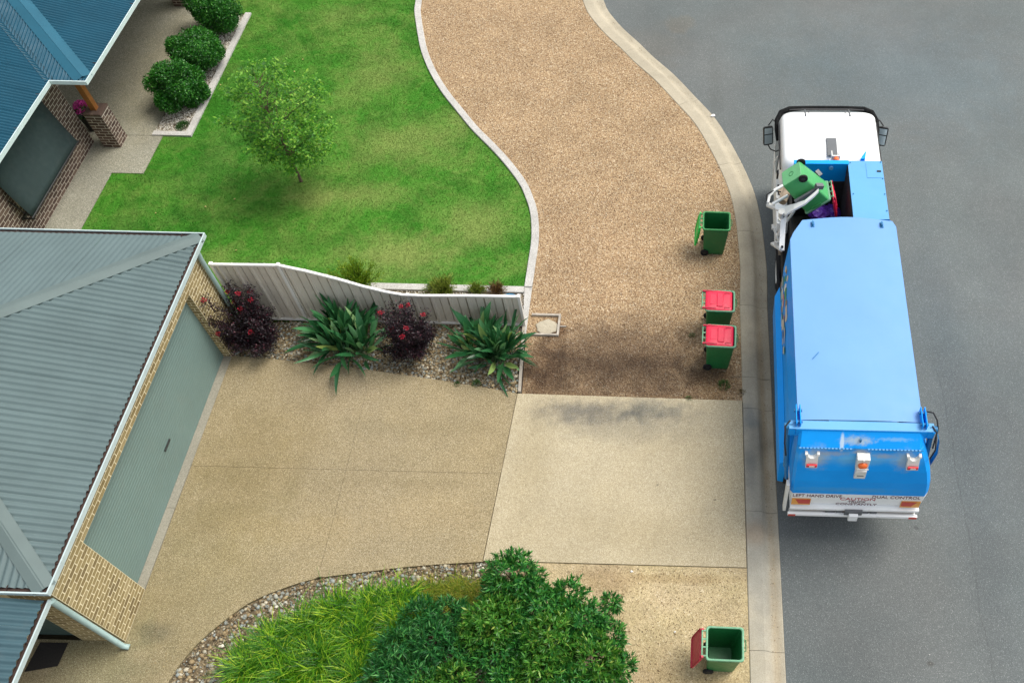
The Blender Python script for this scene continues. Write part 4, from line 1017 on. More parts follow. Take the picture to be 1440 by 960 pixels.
whorl_bush('large_bush', 'large glossy dark green bush with whorled leaves at the corner of the driveway', [
    (722, 812, 1.0, .50, 0), (705, 838, .8, .40, 0), (745, 835, .7, .35, 0), (690, 880, 1.1, .48, 1), (700, 925, 1.0, .40, 0), (665, 905, .9, .35, 1), (765, 860, 1.0, .42, 0), (800, 840, .9, .36, 0),
    (775, 900, 1.25, .48, 1), (820, 880, 1.1, .45, 0), (830, 930, 1.1, .48, 1), (760, 950, 1.2, .46, 1), (855, 900, .8, .34, 0), (860, 850, .55, .20, 0), (872, 935, .6, .26, 0), (720, 960, 1.0, .4, 0), (800, 975, 1.1, .45, 0), (840, 985, .9, .4, 0), (640, 960, 1.0, .38, 1), (600, 975, .9, .35, 1), (735, 875, .8, .45, 0), (800, 870, .9, .4, 1), (745, 905, 1.0, .4, 0), (710, 855, .9, .4, 1), (850, 955, .7, .35, 0), (780, 935, 1.1, .4, 0)], m_big, m_bigy, 190, (.08, .15), (.022, .038), 1.10)
whorl_bush('blue_green_bush', 'blue-green narrow leaved bush between the grass clumps and the large dark bush', [
    (590, 868, .65, .38, 0), (630, 865, .7, .38, 0), (655, 872, .7, .30, 0), (560, 915, .75, .42, 0), (610, 905, .85, .44, 0), (640, 925, .85, .40, 0), (540, 955, .75, .42, 0), (590, 960, .85, .42, 0), (575, 985, .7, .4, 0)], m_blue, m_big, 170, (.09, .17), (.014, .026), 1.05)
# ------------------------------------------------------------------ timber box with broken concrete, small litter
bx = thing('timber_box_frame', 'square weathered timber frame sunk in the gravel beside the timber edging', 'frame', (-3.05, 12.47, 0))
for (x0, x1, y0, y1, nm) in ((-3.42, -2.78, 12.74, 12.79, 'board'), (-3.40, -2.78, 12.17, 12.21, 'board'), (-2.777, -2.73, 12.17, 12.79, 'board'), (-2.72, -2.58, 12.44, 12.465, 'peg')):
    part(nm, MB().box(x0, x1, y0, y1, -.08, .055 if nm == 'board' else .03), m_timber_grey, bx)
me = MB(); t_ = []
rg = []
for r_, z in ((.24, -.02), (.25, .004), (.22, .010), (.08, .011)):
    rg.append([((r_ * (1 + .08 * math.sin(3 * a + 1) + .07 * math.sin(7 * a))) * math.cos(a) * 1.1, (r_ * (1 + .06 * math.sin(4 * a + 2) + .07 * math.sin(9 * a))) * math.sin(a) * .85, z + .004 * math.sin(5 * a)) for a in [2 * math.pi * i / 22 for i in range(22)]])
me.loft(rg, capb=True)
o = part('concrete_lump', me, m_kerb, None, loc=(-3.03, 12.43, 0)); tag(o, 'pale flat patch of broken concrete inside the sunken timber frame', 'rubble')
m_paper = paint('paper', (.75, .74, .70), .8, .05, .1)
def scrap(px, py, s, label, m=m_paper, name='paper_scrap', cat='litter', z=0):
    x, y = a2(px, py, z); mb = MB(); k = 7
    pts = [(s * random.uniform(.5, 1) * math.cos(6.283 * i / k), s * random.uniform(.4, .8) * math.sin(6.283 * i / k), random.uniform(.004, .02)) for i in range(k)]
    mb.add(pts + [(0, 0, .03)], [(i, (i + 1) % k, k) for i in range(k)] + [(k - 1 - i, (k - 2 - i) % k, k) for i in range(0)])
    o = part(name, mb, m, None, loc=(x, y, z)); so = o.modifiers.new('s', 'SOLIDIFY'); so.thickness = .003
    return tag(o, label, cat)
scrap(1003, 163, .09, 'crumpled white paper scrap on the gutter edge of the curving kerb', z=-.06)
scrap(949, 888, .03, 'small pale scrap on the sandy verge left of the open red lidded bin')
scrap(888, 803, .035, 'small white scrap on the sand just below the driveway slab')
scrap(1307, 920, .02, 'tiny white fleck on the asphalt at the lower right', z=.0)
m_dleaf = paint('dry_leaf', (.42, .34, .12), .8, .2, .1)
for (px, py, lb) in ((289, 291, 'left of the tree near the house path'), (332, 352, 'near the garage corner'), (219, 300, 'close to the step of the path'), (330, 280, 'between the tree and the garage roof'), (414, 101, 'just above the tree crown'), (426, 84, 'beyond the tree crown, farther up the lawn'), (310, 120, 'beside the pale edging strip')):
    scrap(px, py, .035, 'dry yellow leaf lying on the lawn ' + lb, m_dleaf, 'fallen_leaf', 'leaf', .03)
mat_o = part('doormat', MB().prism([(-11.78, 4.30), (-11.22, 4.42), (-11.20, 4.84), (-11.72, 4.84)], .022, .036), paint('doormat', (.012, .01, .009), .95, .2, .1, 30))
tag(mat_o, 'dark brown doormat on the slab under the low entrance roof', 'doormat')

# ------------------------------------------------------------------ bins
m_bing = paint('bin_green', (.012, .15, .042), .4, .10, .10, 5, .5, (.10, .11, .07))
m_bing_lt = paint('bin_rim_green', (.15, .36, .21), .5, .15, .35, 8, .5, (.4, .42, .36))
m_bing_ac = paint('bin_light_green', (.035, .24, .07), .42, .10, .10, 5)
m_lidr = paint('lid_red', (.66, .012, .055), .42, .06, .06, 6, .5, (.4, .12, .1))
m_lidd = paint('lid_dark_red', (.42, .012, .04), .5, .1, .15, 6)
m_lidg = paint('lid_green', (.02, .55, .07), .42, .08, .05, 5)
m_tyre = paint('tyre_rubber', (.014, .014, .015), .8, .2, .3, 12, .3, (.07, .06, .05))
def cyl_y(mb, cx, cy, cz, r, wd, n=20, hub=.35):
    rings = []
    for (rr_, y) in ((r * .86, -wd / 2), (r, -wd / 2 + .008), (r, wd / 2 - .008), (r * .86, wd / 2)):
        rings.append([(cx + rr_ * math.cos(2 * math.pi * i / n), cy + y, cz + rr_ * math.sin(2 * math.pi * i / n)) for i in range(n)])
    return mb.loft(rings, capa=True, capb=True)
def lid_mesh(m):
    """hinge axis at the origin, lid reaching +x"""
    mb = MB()
    rings = [rr(.375, 0, .305, .285, .06, z) for z in (-.02, .012)] + [rr(.375, 0, .297, .277, .06, .020), rr(.375, 0, .24, .22, .05, .036), rr(.375, 0, .10, .08, .04, .042)]
    mb.loft(rings, capb=True); mb.loft([rr(.375, 0, .296, .276, .06, -.02), rr(.375, 0, .285, .265, .06, .0)], capb=True)
    return mb
def make_bin(label, loc, lid=None, lid_angle=0, body=None, rim=None, yaw=0, group='green wheelie bins'):
    body = body or m_bing; rim = rim or m_bing_lt
    t = thing('wheelie_bin', label, 'wheelie bin', loc, (0, 0, yaw), group)
    mb = MB()
    out = [rr(-.03, 0, .245, .215, .05, .02), rr(-.03, 0, .255, .225, .05, .06)]
    for k in range(1, 9):
        u = k / 8; out.append(rr(-.03 + .03 * u, 0, .255 + .055 * u, .225 + .055 * u, .05, .06 + .90 * u))
    mb.loft(out, capa=True)
    inn = [rr(0, 0, .300, .270, .05, .99), rr(0, 0, .298, .268, .05, .94), rr(-.05, 0, .222, .202, .045, .10)]
    mb.loft(inn, capb=False); mb.add(inn[-1], [tuple(range(len(inn[-1])))])
    part('body', mb, body, t, world=False)
    mb = MB(); mb.loft([rr(0, 0, .308, .278, .05, .955), rr(.002, 0, .335, .300, .06, .960), rr(.002, 0, .342, .306, .06, .975), rr(.002, 0, .338, .302, .06, 1.005), rr(0, 0, .318, .288, .05, 1.008), rr(0, 0, .300, .270, .05, 1.0), rr(0, 0, .300, .270, .05, .955)])
    part('rim', mb, rim, t, world=False)
    mb = MB()                                              # front grip under the rim, side ribs
    mb.tube([(.345, -.10, .94), (.375, -.10, .94), (.375, .10, .94), (.345, .10, .94)], .010, 6)
    for y in (-.16, 0.0, .16): mb.box(.295, .338, y - .008, y + .008, .88, .958)
    for y in (-.296, .296): mb.box(-.12, .12, y - .012, y + .012, .90, .955)
    part('lifting_rib', mb, body, t, world=False)
    mb = MB()
    mb.tube([(-.405, -.25, 1.0), (-.405, .25, 1.0)], .013, 8)
    for y in (-.22, -.07, .07, .22): mb.box(-.41, -.325, y - .012, y + .012, .975, 1.0)
    part('handle', mb, rim, t, world=False)
    mb = MB()
    mb.tube([(-.255, -.27, .10), (-.255, .27, .10)], .011, 8)
    part('axle', mb, m_black, t, world=False)
    for y in (-.245, .245):
        wmb = cyl_y(MB(), -.255, y, .10, .10, .05); wh = part('wheel', wmb, m_tyre, t, world=False)
        hb = cyl_y(MB(), -.255, y + math.copysign(.022, y), .10, .045, .014, 14); part('hub', hb, m_black, wh, world=False)
    if lid:
        lo = part('lid', lid_mesh(lid), lid, t, world=False, loc=(-.405, 0, 1.015)); lo.rotation_euler = (0, lid_angle, 0)
        # raised panel, hinge arms and grips
        lc = m_lidd if lid is m_lidr else lid
        p = MB()
        p.loft([rr(.40, 0, .075, .20, .02, .032), rr(.40, 0, .07, .195, .02, .056), rr(.40, 0, .055, .18, .02, .058)], capb=True)
        p.loft([rr(.24, 0, .07, .15, .02, .026), rr(.24, 0, .062, .14, .02, .046)], capb=True)
        part('raised_panel', p, lid, lo, world=False)
        for y in (-.24, .24):
            p = MB(); p.loft([[(.0, y - .018, -.01), (.0, y + .018, -.01), (.0, y + .018, .03), (.0, y - .018, .03)], [(.20, y - .014, .022), (.20, y + .014, .022), (.20, y + .014, .046), (.20, y - .014, .046)], [(.32, y - .008, .026), (.32, y + .008, .026), (.32, y + .008, .036), (.32, y - .008, .036)]], capa=True, capb=True, smooth=False)
            part('hinge_arm', p, lc, lo, world=False)
            p = MB().box(.50, .62, y * .86 - .006, y * .86 + .006, .030, .048).box(.50, .512, y * .86 - .03, y * .86 + .006, .030, .044)
            part('grip', p, lc, lo, world=False)
    return t
Zg = .0
make_bin('empty green bin with bright green lid hanging open, farthest from the camera beside the kerb', (.93, 15.02, Zg), m_lidg, R(98), m_bing, m_bing_ac, R(-1))
make_bin('closed bin with bright red lid, the farther of the two standing close together', (.995, 12.56, Zg), m_lidr, R(3), m_bing, m_bing_lt, R(-1.5))
make_bin('closed bin with bright red lid, nearer the driveway, its dark wheel showing', (1.005, 11.58, Zg), m_lidr, R(3), m_bing, m_bing_lt, R(-2))
make_bin('empty green bin with dark red lid hanging open, on the sandy verge nearest the camera', (1.01, 4.86, Zg), m_lidr if False else m_lidd, R(104), m_bing, m_bing_lt, R(-1))

# ------------------------------------------------------------------ garbage truck
m_blue = paint('truck_blue', (.003, .33, .92), .4, .05, .07, 1.6, .2, (.10, .28, .42))
m_bluer = paint('truck_roof_painted_sheen', (.150, .335, .645), .5, .035, .10, 1.0, .3, (.22, .40, .70), fine=20)  # roof blue lightened so its colour carries the overcast sky's reflection
m_bluep = paint('truck_blue_hopper_lid', (.12, .36, .66), .5, .04, .10, 1.3, .3, (.24, .42, .62))  # hopper cover blue, also lightened: sky sheen put into the colour
m_blued = paint('truck_blue_dark', (.01, .16, .36), .45, .15, .3, 6)
m_cab = paint('truck_cab_white', (.86, .88, .88), .30, .015, .03, 2)
m_tw = paint('truck_white_worn', (.72, .72, .68), .45, .06, .35, 7, .5, (.32, .25, .18))
m_grey = paint('truck_grey', (.12, .13, .14), .5, .1, .2, 5)
m_chas = paint('truck_chassis', (.02, .021, .024), .7, .2, .35, 6, .3, (.09, .07, .05))
m_rust = paint('truck_rusty_beige', (.34, .27, .20), .8, .2, .4, 9, .3, (.14, .08, .05))
m_or = paint('marker_orange', (.80, .36, .06), .4, .08, .2, 14); m_rd = paint('marker_red', (.55, .06, .04), .4, .08, .2, 14)
m_lamp = paint('beacon_orange', (.85, .16, .03), .2, .05, 0); m_lampr = paint('lamp_red', (.62, .03, .04), .2, .05, 0); m_lens = paint('lens_pale', (.78, .62, .60), .2, .03, 0)
m_mirror = G('mirror_glass').done((.50, .60, .63), .15, .25)  # pale, mostly non-metal colour painted in for a bright reflection
m_ink = paint('sign_ink', (.12, .02, .04), .6, .1, 0)
m_inkr = paint('sign_ink_red', (.42, .03, .05), .6, .1, 0)
# tailgate paint: rust and chalk runs under the lamps
g = G('truck_tailgate_blue')
tc = g.n('ShaderNodeTexCoord'); 
def lblob(cx, cz, rx, rz, soft, nz, warp):
    sep = g.n('ShaderNodeSeparateXYZ'); g.l(tc.outputs['Object'], sep.inputs[0])
    ax = g.math('DIVIDE', g.math('SUBTRACT', sep.outputs[0], cx), rx); ay = g.math('DIVIDE', g.math('SUBTRACT', sep.outputs[2], cz), rz)
    d = g.math('SQRT', g.math('ADD', g.math('MULTIPLY', ax, ax), g.math('MULTIPLY', ay, ay)))
    d = g.math('ADD', d, g.math('MULTIPLY', g.math('SUBTRACT', g.noise(nz, 5, .65, tc.outputs['Object']), .5), warp * 2))
    mr = g.n('ShaderNodeMapRange'); mr.interpolation_type = 'SMOOTHSTEP'; g.l(d, mr.inputs[0])
    mr.inputs[1].default_value = 1 + soft / 2; mr.inputs[2].default_value = 1 - soft; mr.inputs[3].default_value = 0; mr.inputs[4].default_value = 1
    return mr.outputs[0]
col = g.ramp(g.noise(1.6, 5), [(.3, (.002, .31, .88)), (.7, (.004, .35, .96))])
for (cx, cz, rx, rz, c, k, s, nz, wp) in ((-.05, 3.17, .28, .07, (.50, .58, .56), .75, .8, 14, .9), (-.32, 3.12, .04, .16, (.7, .8, .8), .7, .5, 9, .4), (0, 2.82, 1.0, .16, (.20, .50, .66), .55, .9, 3, .8), (-.75, 2.80, .22, .26, (.45, .48, .40), .6, .8, 7, .8), (.83, 2.80, .22, .26, (.45, .48, .40), .55, .8, 7, .8), (.04, 2.98, .16, .06, (.5, .45, .34), .7, .7, 12, .6), (.45, 2.9, .22, .06, (.45, .42, .34), .5, .8, 9, .8), (-.45, 2.93, .25, .06, (.45, .42, .34), .5, .8, 9, .8), (.6, 3.2, .30, .03, (.3, .55, .78), .5, .8, 16, 1.2), (-.1, 1.85, 1.2, .10, (.10, .36, .60), .4, .8, 4, .9)):
    col = g.mix(g.math('MULTIPLY', lblob(cx, cz, rx, rz, s, nz, wp), k), col, c)
g.bump(g.noise(30, 3), .08, .004); m_tail = g.done(col, .42, 0, .2)

TR = thing('garbage_truck', 'blue and white side loading garbage truck driving along the kerb, tipping a green bin', 'truck', (3.54, 12.0, -.04), (0, R(-2.4), R(-1.25)))
def tp(name, mb, m, parent=None, bevel=0, label=None): return part(name, mb, m, parent or TR, world=False, bevel=bevel, label=label)
bpy.context.view_layer.update(); TI = TR.matrix_basis.inverted()
def tl(px, py, z): return TI @ at(px, py, z)
# chassis and wheels
tp('chassis', MB().box(-.50, -.36, -4.3, 4.9, .55, .85).box(.36, .50, -4.3, 4.9, .55, .85).box(-.358, .358, -3.0, -2.8, .6, .8).box(-.358, .358, 1.4, 1.6, .6, .8).box(-1.0, 1.0, 1.0, 3.2, .86, .98).box(-1.05, 1.05, -4.2, 1.0, .9, 1.06), m_chas)
def wheel(x, y, r=.50, w=.28):
    mb = MB(); n = 28; rings = []
    for (q, dx) in ((r * .62, -w / 2), (r * .92, -w / 2), (r, -w / 2 + .04), (r, w / 2 - .04), (r * .92, w / 2), (r * .62, w / 2)):
        rings.append([(x + dx, y + q * math.cos(2 * math.pi * i / n), r + q * math.sin(2 * math.pi * i / n)) for i in range(n)])
    mb.loft(rings); o = tp('wheel', mb, m_tyre)
    mb = MB(); rings = []
    for (q, dx) in ((r * .62, -w / 2), (r * .5, -w * .2), (r * .18, -w * .25), (r * .16, -w * .5)):
        rings.append([(x + dx * (1 if x < 0 else -1), y + q * math.cos(2 * math.pi * i / n), r + q * math.sin(2 * math.pi * i / n)) for i in range(n)])
    mb.loft(rings, capb=True); tp('rim', mb, m_tw, o)
for y in (-3.15, -1.85, 1.95, 4.05):
    for x in (-1.03, 1.03): wheel(x, y)
tp('mudguard', MB().loft([[(x, 1.95 + .56 * math.cos(a), .5 + .58 * math.sin(a)) for a in [R(20 + 70 * k / 8) for k in range(9)]] for x in (-1.16, -.88)], closed=False), m_rust)
# body: slanted shoulders, straight sides
secs = []
def sec(y, lw=-1.0, dl=0, dr=0):
    return [(-1.20, y, 1.06), (-1.20, y, 2.72), (-1.085 + dl, y, 3.30), (1.085 - dr, y, 3.30), (1.20, y, 2.72), (1.20, y, 1.06)]
yb0, yb1 = -3.86, 1.02
side = MB()
side.loft([sec(yb0), sec(.50)], closed=True, smooth=False, capa=True)
side.v.clear(); side.f.clear(); side.sm.clear()
# left and right walls (front corners cut back), built as faces
LF = [(-1.20, .42), (-.84, .98)]; RFc = [(1.20, .86), (.98, 1.02)]
v = []
def q(*p): 
    side.add(p, [tuple(range(len(p)))])
q((-1.20, yb0, 1.06), (-1.20, .15, 1.06), (-1.20, .15, 2.72), (-1.20, yb0, 2.72))
q((-1.20, yb0, 2.72), (-1.20, .15, 2.72), (-1.085, .50, 3.30), (-1.085, yb0, 3.30))
q((-1.20, .15, 1.06), (-.90, .90, 1.06), (-.90, .90, 2.72), (-1.20, .15, 2.72)); q((-1.20, .15, 2.72), (-.90, .90, 2.72), (-.82, .98, 3.30), (-1.085, .50, 3.30))
q((1.20, .80, 1.06), (1.20, yb0, 1.06), (1.20, yb0, 2.72), (1.20, .80, 2.72)); q((1.20, .80, 2.72), (1.20, yb0, 2.72), (1.085, yb0, 3.30), (1.085, .88, 3.30))
q((-.90, .90, 1.06), (.98, 1.0, 1.06), (.98, 1.0, 2.72), (-.90, .90, 2.72)); q((-.90, .90, 2.72), (.98, 1.0, 2.72), (.98, 1.04, 3.30), (-.82, .98, 3.30))
q((.98, 1.0, 1.06), (1.20, .80, 1.06), (1.20, .80, 2.72), (.98, 1.0, 2.72)); q((.98, 1.0, 2.72), (1.20, .80, 2.72), (1.085, .88, 3.30), (.98, 1.04, 3.30))
q((1.20, yb0, 1.06), (-1.20, yb0, 1.06), (-1.20, yb0, 2.72), (1.20, yb0, 2.72)); q((1.20, yb0, 2.72), (-1.20, yb0, 2.72), (-1.085, yb0, 3.30), (1.085, yb0, 3.30))
bodyo = tp('body', side, m_blue)
# roof panel, gently crowned, with a rolled edge
nx = 12; top = MB(); rows = []
for j in range(25):
    y = yb0 + (yb1 + .02 - yb0) * j / 24; row = []
    for i in range(nx + 1):
        u = i / nx; x = -1.09 + 2.18 * u
        yy = y
        if j == 24: yy = .98 + .065 * math.sin(math.pi * u) 
        row.append((x, yy, 3.305 + .035 * math.sin(math.pi * u) + .003 * math.sin(9 * u + 3.1 * y)))
    rows.append(row)
# cut the front corners
for j, row in enumerate(rows):
    for i, (x, y, z) in enumerate(row):
        xl = -1.09 if y < .50 else -1.09 + (y - .50) * .27 / .48; xr = 1.09 if y < .88 else 1.09 - (y - .88) * .6
        row[i] = (xl + (xr - xl) * i / nx, y, z)
top.loft(rows, closed=False)
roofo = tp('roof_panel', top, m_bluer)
ed = MB(); pl = [rows[0][0]] + [r_[0] for r_ in rows[1:]] ; prr = [r_[-1] for r_ in rows]
ed.tube([(x, y, z - .012) for x, y, z in pl], .014, 6).tube([(x, y, z - .012) for x, y, z in prr], .014, 6).tube([(x, y, z - .012) for x, y, z in rows[-1]], .014, 6)
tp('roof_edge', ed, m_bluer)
for x in (-.62, .80):
    tp('lifting_lug', MB().box(x - .012, x + .012, .80, .90, 3.31, 3.39).box(x - .035, x + .035, .78, .92, 3.31, 3.335), m_blued, roofo)
# dent and scratch marks on the roof are thin proud welds
tp('roof_weld', MB().beam((-.78, -2.55, 3.332), (-.66, -2.40, 3.336), .014, .006), m_blued, roofo)
tp('side_lamp', MB().box(1.19, 1.25, -1.60, -1.52, 2.58, 2.66), m_blued)
# locker along the left side, low
lk = MB(); q2 = lambda *p: lk.add(p, [tuple(range(len(p)))])
x0, x1 = -1.205, -1.32
lk.loft([[(x0, -3.9, .95), (x1, -3.9, 1.0), (x1, -3.9, 1.72), (x0, -3.9, 1.82)], [(x0, .20, .95), (x1, .20, 1.0), (x1, .20, 1.72), (x0, .20, 1.82)], [(x0, .48, 1.1), (x0 - .02, .48, 1.15), (x0 - .02, .48, 1.6), (x0, .48, 1.7)]], capa=True, capb=True, smooth=False)
tp('side_skirt', lk, m_blue)
# mural blobs on the left side, flat print
mur = [(.12, .55, .08), (.45, .32, .10)]
mcol = {'cream': (.62, .58, .45), 'green': (.05, .30, .12), 'pink': (.62, .25, .28), 'teal': (.03, .28, .30), 'brown': (.25, .18, .12), 'white': (.75, .76, .72)}
mm_ = {k: paint('print_' + k, c, .5, .1, .1) for k, c in mcol.items()}
seq = ['cream', 'green', 'cream', 'teal', 'white', 'brown', 'green', 'cream', 'pink', 'white', 'green', 'teal', 'white', 'cream', 'pink', 'cream', 'brown', 'white', 'green', 'cream', 'white', 'cream', 'white', 'green']
for i, cn in enumerate(seq):
    t = i / (len(seq) - 1); y = .10 - 1.85 * t; z = 2.64 - .9 * random.random() * (1 - .5 * t) ; a = random.uniform(.10, .17) * (1 - .45 * t)
    pts = [(-1.2035 - .0008 * i, y + a * math.cos(2 * math.pi * k / 14) * (1 + .2 * math.sin(3 * k)), z + a * 1.2 * math.sin(2 * math.pi * k / 14)) for k in range(14)]
    tp('mural_patch', MB().add(pts, [tuple(range(13, -1, -1))]), mm_[cn], bodyo)
for i in range(12):
    t = i / 11; y = .0 - 1.2 * t; z = 2.80 + random.uniform(0, .3) * (1 - t); a = random.uniform(.05, .09)
    def on(yy, zz): return (-1.20 + .115 * (zz - 2.72) / .58 - .003 - .0006 * i, yy, zz)
    tp('mural_patch', MB().add([on(y + a * math.cos(2 * math.pi * k / 12), z + a * math.sin(2 * math.pi * k / 12)) for k in range(12)], [tuple(range(11, -1, -1))]), mm_[seq[(i * 5) % 24]], bodyo)
# rear beam with hinge brackets, cylinders and hoses
bm = tp('rear_beam', MB().box(-1.14, 1.16, -4.07, -3.885, 3.10, 3.33).box(-1.27, -1.142, -4.06, -3.93, 3.10, 3.30).box(1.162, 1.30, -4.06, -3.93, 3.10, 3.30), m_blue, bevel=.012)
tp('rear_beam_top', MB().box(-1.26, 1.28, -4.062, -3.89, 3.333, 3.340), m_bluep, bm)  # upward face of the beam in the same sky-lightened blue
tp('roof_gap_seal', MB().box(-.55, .65, -3.884, -3.862, 3.20, 3.325), m_blued)
for s in (-1, 1):
    x = 1.10 * s
    br = tp('hinge_bracket', MB().box(x - .045, x - .025, -4.02, -3.62, 3.20, 3.46).box(x + .025, x + .045, -4.02, -3.62, 3.20, 3.46), m_blue, bevel=.01)
    tp('hinge_pin', MB().tube([(x - .07, -3.72, 3.40), (x + .07, -3.72, 3.40)], .028, 10).tube([(x - .07, -3.95, 3.40), (x + .07, -3.95, 3.40)], .028, 10), m_blued, br)
    cyl = tp('lift_cylinder', MB().tube([(1.28 * s, -3.90, 3.22), (1.25 * s, -4.25, 2.30)], .05, 12).tube([(1.25 * s, -4.25, 2.30), (1.22 * s, -4.30, 1.9)], .03, 10), m_blued)
    tp('cylinder_knuckle', MB().tube([(1.20 * s, -3.98, 3.28), (1.34 * s, -3.98, 3.28)], .065, 12), m_blued, cyl)
tp('hydraulic_hose', MB().tube([(1.13, -3.74, 3.36), (1.17, -3.70, 3.42), (1.27, -3.73, 3.44), (1.33, -3.85, 3.40), (1.35, -3.98, 3.32), (1.31, -4.12, 3.14), (1.29, -4.2, 3.0)], .015, 7), m_chas)
tp('hydraulic_hose', MB().tube([(1.25, -3.95, 3.35), (1.30, -4.10, 3.36), (1.30, -4.30, 3.12), (1.27, -4.30, 2.8)], .014, 7), m_chas)
tp('hydraulic_hose', MB().tube([(-1.24, -3.90, 3.35), (-1.33, -4.02, 3.34), (-1.33, -4.22, 3.10), (-1.28, -4.25, 2.7)], .016, 7), m_chas)
tp('cylinder_guard', MB().loft([[(1.31, -3.95, 3.28), (1.31, -4.05, 3.28)], [(1.40, -3.98, 3.1), (1.40, -4.12, 3.1)], [(1.42, -4.05, 2.8), (1.42, -4.2, 2.8)], [(1.34, -4.15, 2.5), (1.34, -4.28, 2.5)]], closed=False), m_blued)
# tailgate shell
TG = [(-4.07, 3.30, -1.08, 1.10), (-4.27, 3.06, -1.10, 1.12)]
TG2 = [(-4.27, 3.05, -1.10, 1.14), (-4.36, 2.80, -1.12, 1.24), (-4.43, 2.50, -1.13, 1.33), (-4.475, 2.15, -1.13, 1.40), (-4.485, 1.80, -1.13, 1.44), (-4.48, 1.655, -1.13, 1.445)]
def shell(rows, yin=-3.87):
    mb = MB()
    rg = [[(xl, yin, z), (xl, y + .06, z), (xl + .05, y, z), (xr - .07, y, z), (xr, y + .09, z), (xr, yin, z)] for (y, z, xl, xr) in rows]
    mb.loft(rg, closed=False, smooth=False); mb.add(rg[0], [tuple(range(6))]); mb.add(rg[-1], [tuple(range(5, -1, -1))]); return mb
tg = tp('tailgate', shell(TG2), m_tail)
tp('tailgate_top_flap', shell(TG), m_tail)
hg = MB(); n = 34
for i in range(n):
    if 15 <= i <= 18: continue
    x = -1.07 + 2.16 * i / n; hg.tube([(x, -4.285, 3.055), (x + .038, -4.285, 3.055)], .018, 8)
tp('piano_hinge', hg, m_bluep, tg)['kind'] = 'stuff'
tp('hinge_pin', MB().tube([(-1.09, -4.282, 3.052), (1.11, -4.282, 3.052)], .010, 6), m_blued, tg)
tp('latch', MB().box(-.015, .015, -4.20, -4.16, 3.12, 3.24), m_blued, tg)
def tg_y(z):
    for (a, b) in zip(TG2, TG2[1:]):
        if b[1] <= z <= a[1]: return a[0] + (b[0] - a[0]) * (a[1] - z) / (a[1] - b[1])
    return -4.48
# lamps on white brackets
for x in (-.83, .96):
    z = 2.82; y = tg_y(z) - .02
    b = MB(); ang = []
    pts = [(x - .13, 2.97), (x + .13, 2.97), (x + .13, 2.93), (x + .11, 2.92), (x + .11, 2.64), (x - .11, 2.64), (x - .11, 2.92), (x - .13, 2.93)]
    pts = [(x + .13, 2.98), (x + .085, 2.98), (x + .07, 2.92), (x + .03, 2.885), (x - .03, 2.885), (x - .07, 2.92), (x - .085, 2.98), (x - .13, 2.98), (x - .13, 2.95), (x - .105, 2.94), (x - .105, 2.66), (x + .105, 2.66), (x + .105, 2.94), (x + .13, 2.95)]
    fr = [(px_, tg_y(pz) - .075, pz) for px_, pz in pts]; bk = [(px_, tg_y(pz) + .01, pz) for px_, pz in pts]; n_ = len(pts)
    b.add(fr + bk, [(i, (i + 1) % n_, n_ + (i + 1) % n_, n_ + i) for i in range(n_)])
    b.add([fr[k] for k in (3, 4, 9, 10, 11, 12)] , [(0, 1, 2, 3, 4, 5)]); b.add([fr[k] for k in (0, 1, 2, 3, 12, 13)], [(0, 1, 2, 3, 4, 5)]); b.add([fr[k] for k in (4, 5, 6, 7, 8, 9)], [(0, 1, 2, 3, 4, 5)])
    lb = tp('lamp_bracket', b, m_tw, tg)
    l_ = tp('rear_lamp', MB().box(x - .095, x + .095, tg_y(2.75) - .115, tg_y(2.75) - .08, 2.70, 2.78), m_lampr, tg, bevel=.01)
    tp('lens', MB().box(x - .05, x + .05, tg_y(2.75) - .119, tg_y(2.75) - .116, 2.715, 2.768), m_lens, l_)
x = .07
cb = tp('beacon_box', MB().box(x - .115, x + .115, -4.46, -4.30, 2.62, 2.98).box(x - .105, x + .10, -4.50, -4.42, 2.34, 2.615), m_tw, tg, bevel=.012)
bc = MB(); bc.loft([[(x + r_ * math.cos(a), yy, 2.80 + r_ * math.sin(a)) for a in [2 * math.pi * i / 18 for i in range(18)]] for r_, yy in ((.085, -4.462), (.085, -4.49), (.065, -4.515), (.02, -4.525))], capb=True)
tp('beacon', bc, m_lamp, cb); tp('beacon_guard', MB().box(x - .10, x + .10, -4.54, -4.53, 2.755, 2.78).box(x - .012, x + .012, -4.475, -4.462, 2.90, 2.975), m_tw, cb)
tp('nameplate', MB().box(x - .06, x + .06, -4.503, -4.5005, 2.44, 2.47), m_grey, cb)
# white warning band with lettering
WB = [(-4.483, 1.653, -1.13, 1.445), (-4.485, 1.50, -1.13, 1.44), (-4.48, 1.28, -1.12, 1.42), (-4.45, 1.16, -1.11, 1.36)]
wb = tp('warning_band', shell(WB), m_cab)
def text(s, xc, z, h, wdt, m, align='CENTER'):
    cu = bpy.data.curves.new('lettering', 'FONT'); cu.body = s; cu.size = 1; cu.align_x = 'LEFT'; cu.extrude = .002
    ob = bpy.data.objects.new('lettering', cu); COL.objects.link(ob); dg = bpy.context.evaluated_depsgraph_get(); me = bpy.data.meshes.new_from_object(ob.evaluated_get(dg))
    bpy.data.objects.remove(ob); co = np.zeros(len(me.vertices) * 3); me.vertices.foreach_get('co', co); co = co.reshape(-1, 3)
    lo, hi = co.min(0), co.max(0); X = (co[:, 0] - lo[0]) / (hi[0] - lo[0]) * wdt - wdt / 2; Y = (co[:, 1] - lo[1]) / (hi[1] - lo[1]) * h
    me.vertices.foreach_set('co', np.stack([X, Y, co[:, 2]], 1).ravel()); me.materials.clear(); me.materials.append(m); me.update()
    o = part('lettering', me, m, wb, world=False, loc=(xc, -4.4875, z)); o.rotation_euler = (R(90), 0, 0); o['label'] = 'lettering reading ' + s
    return o
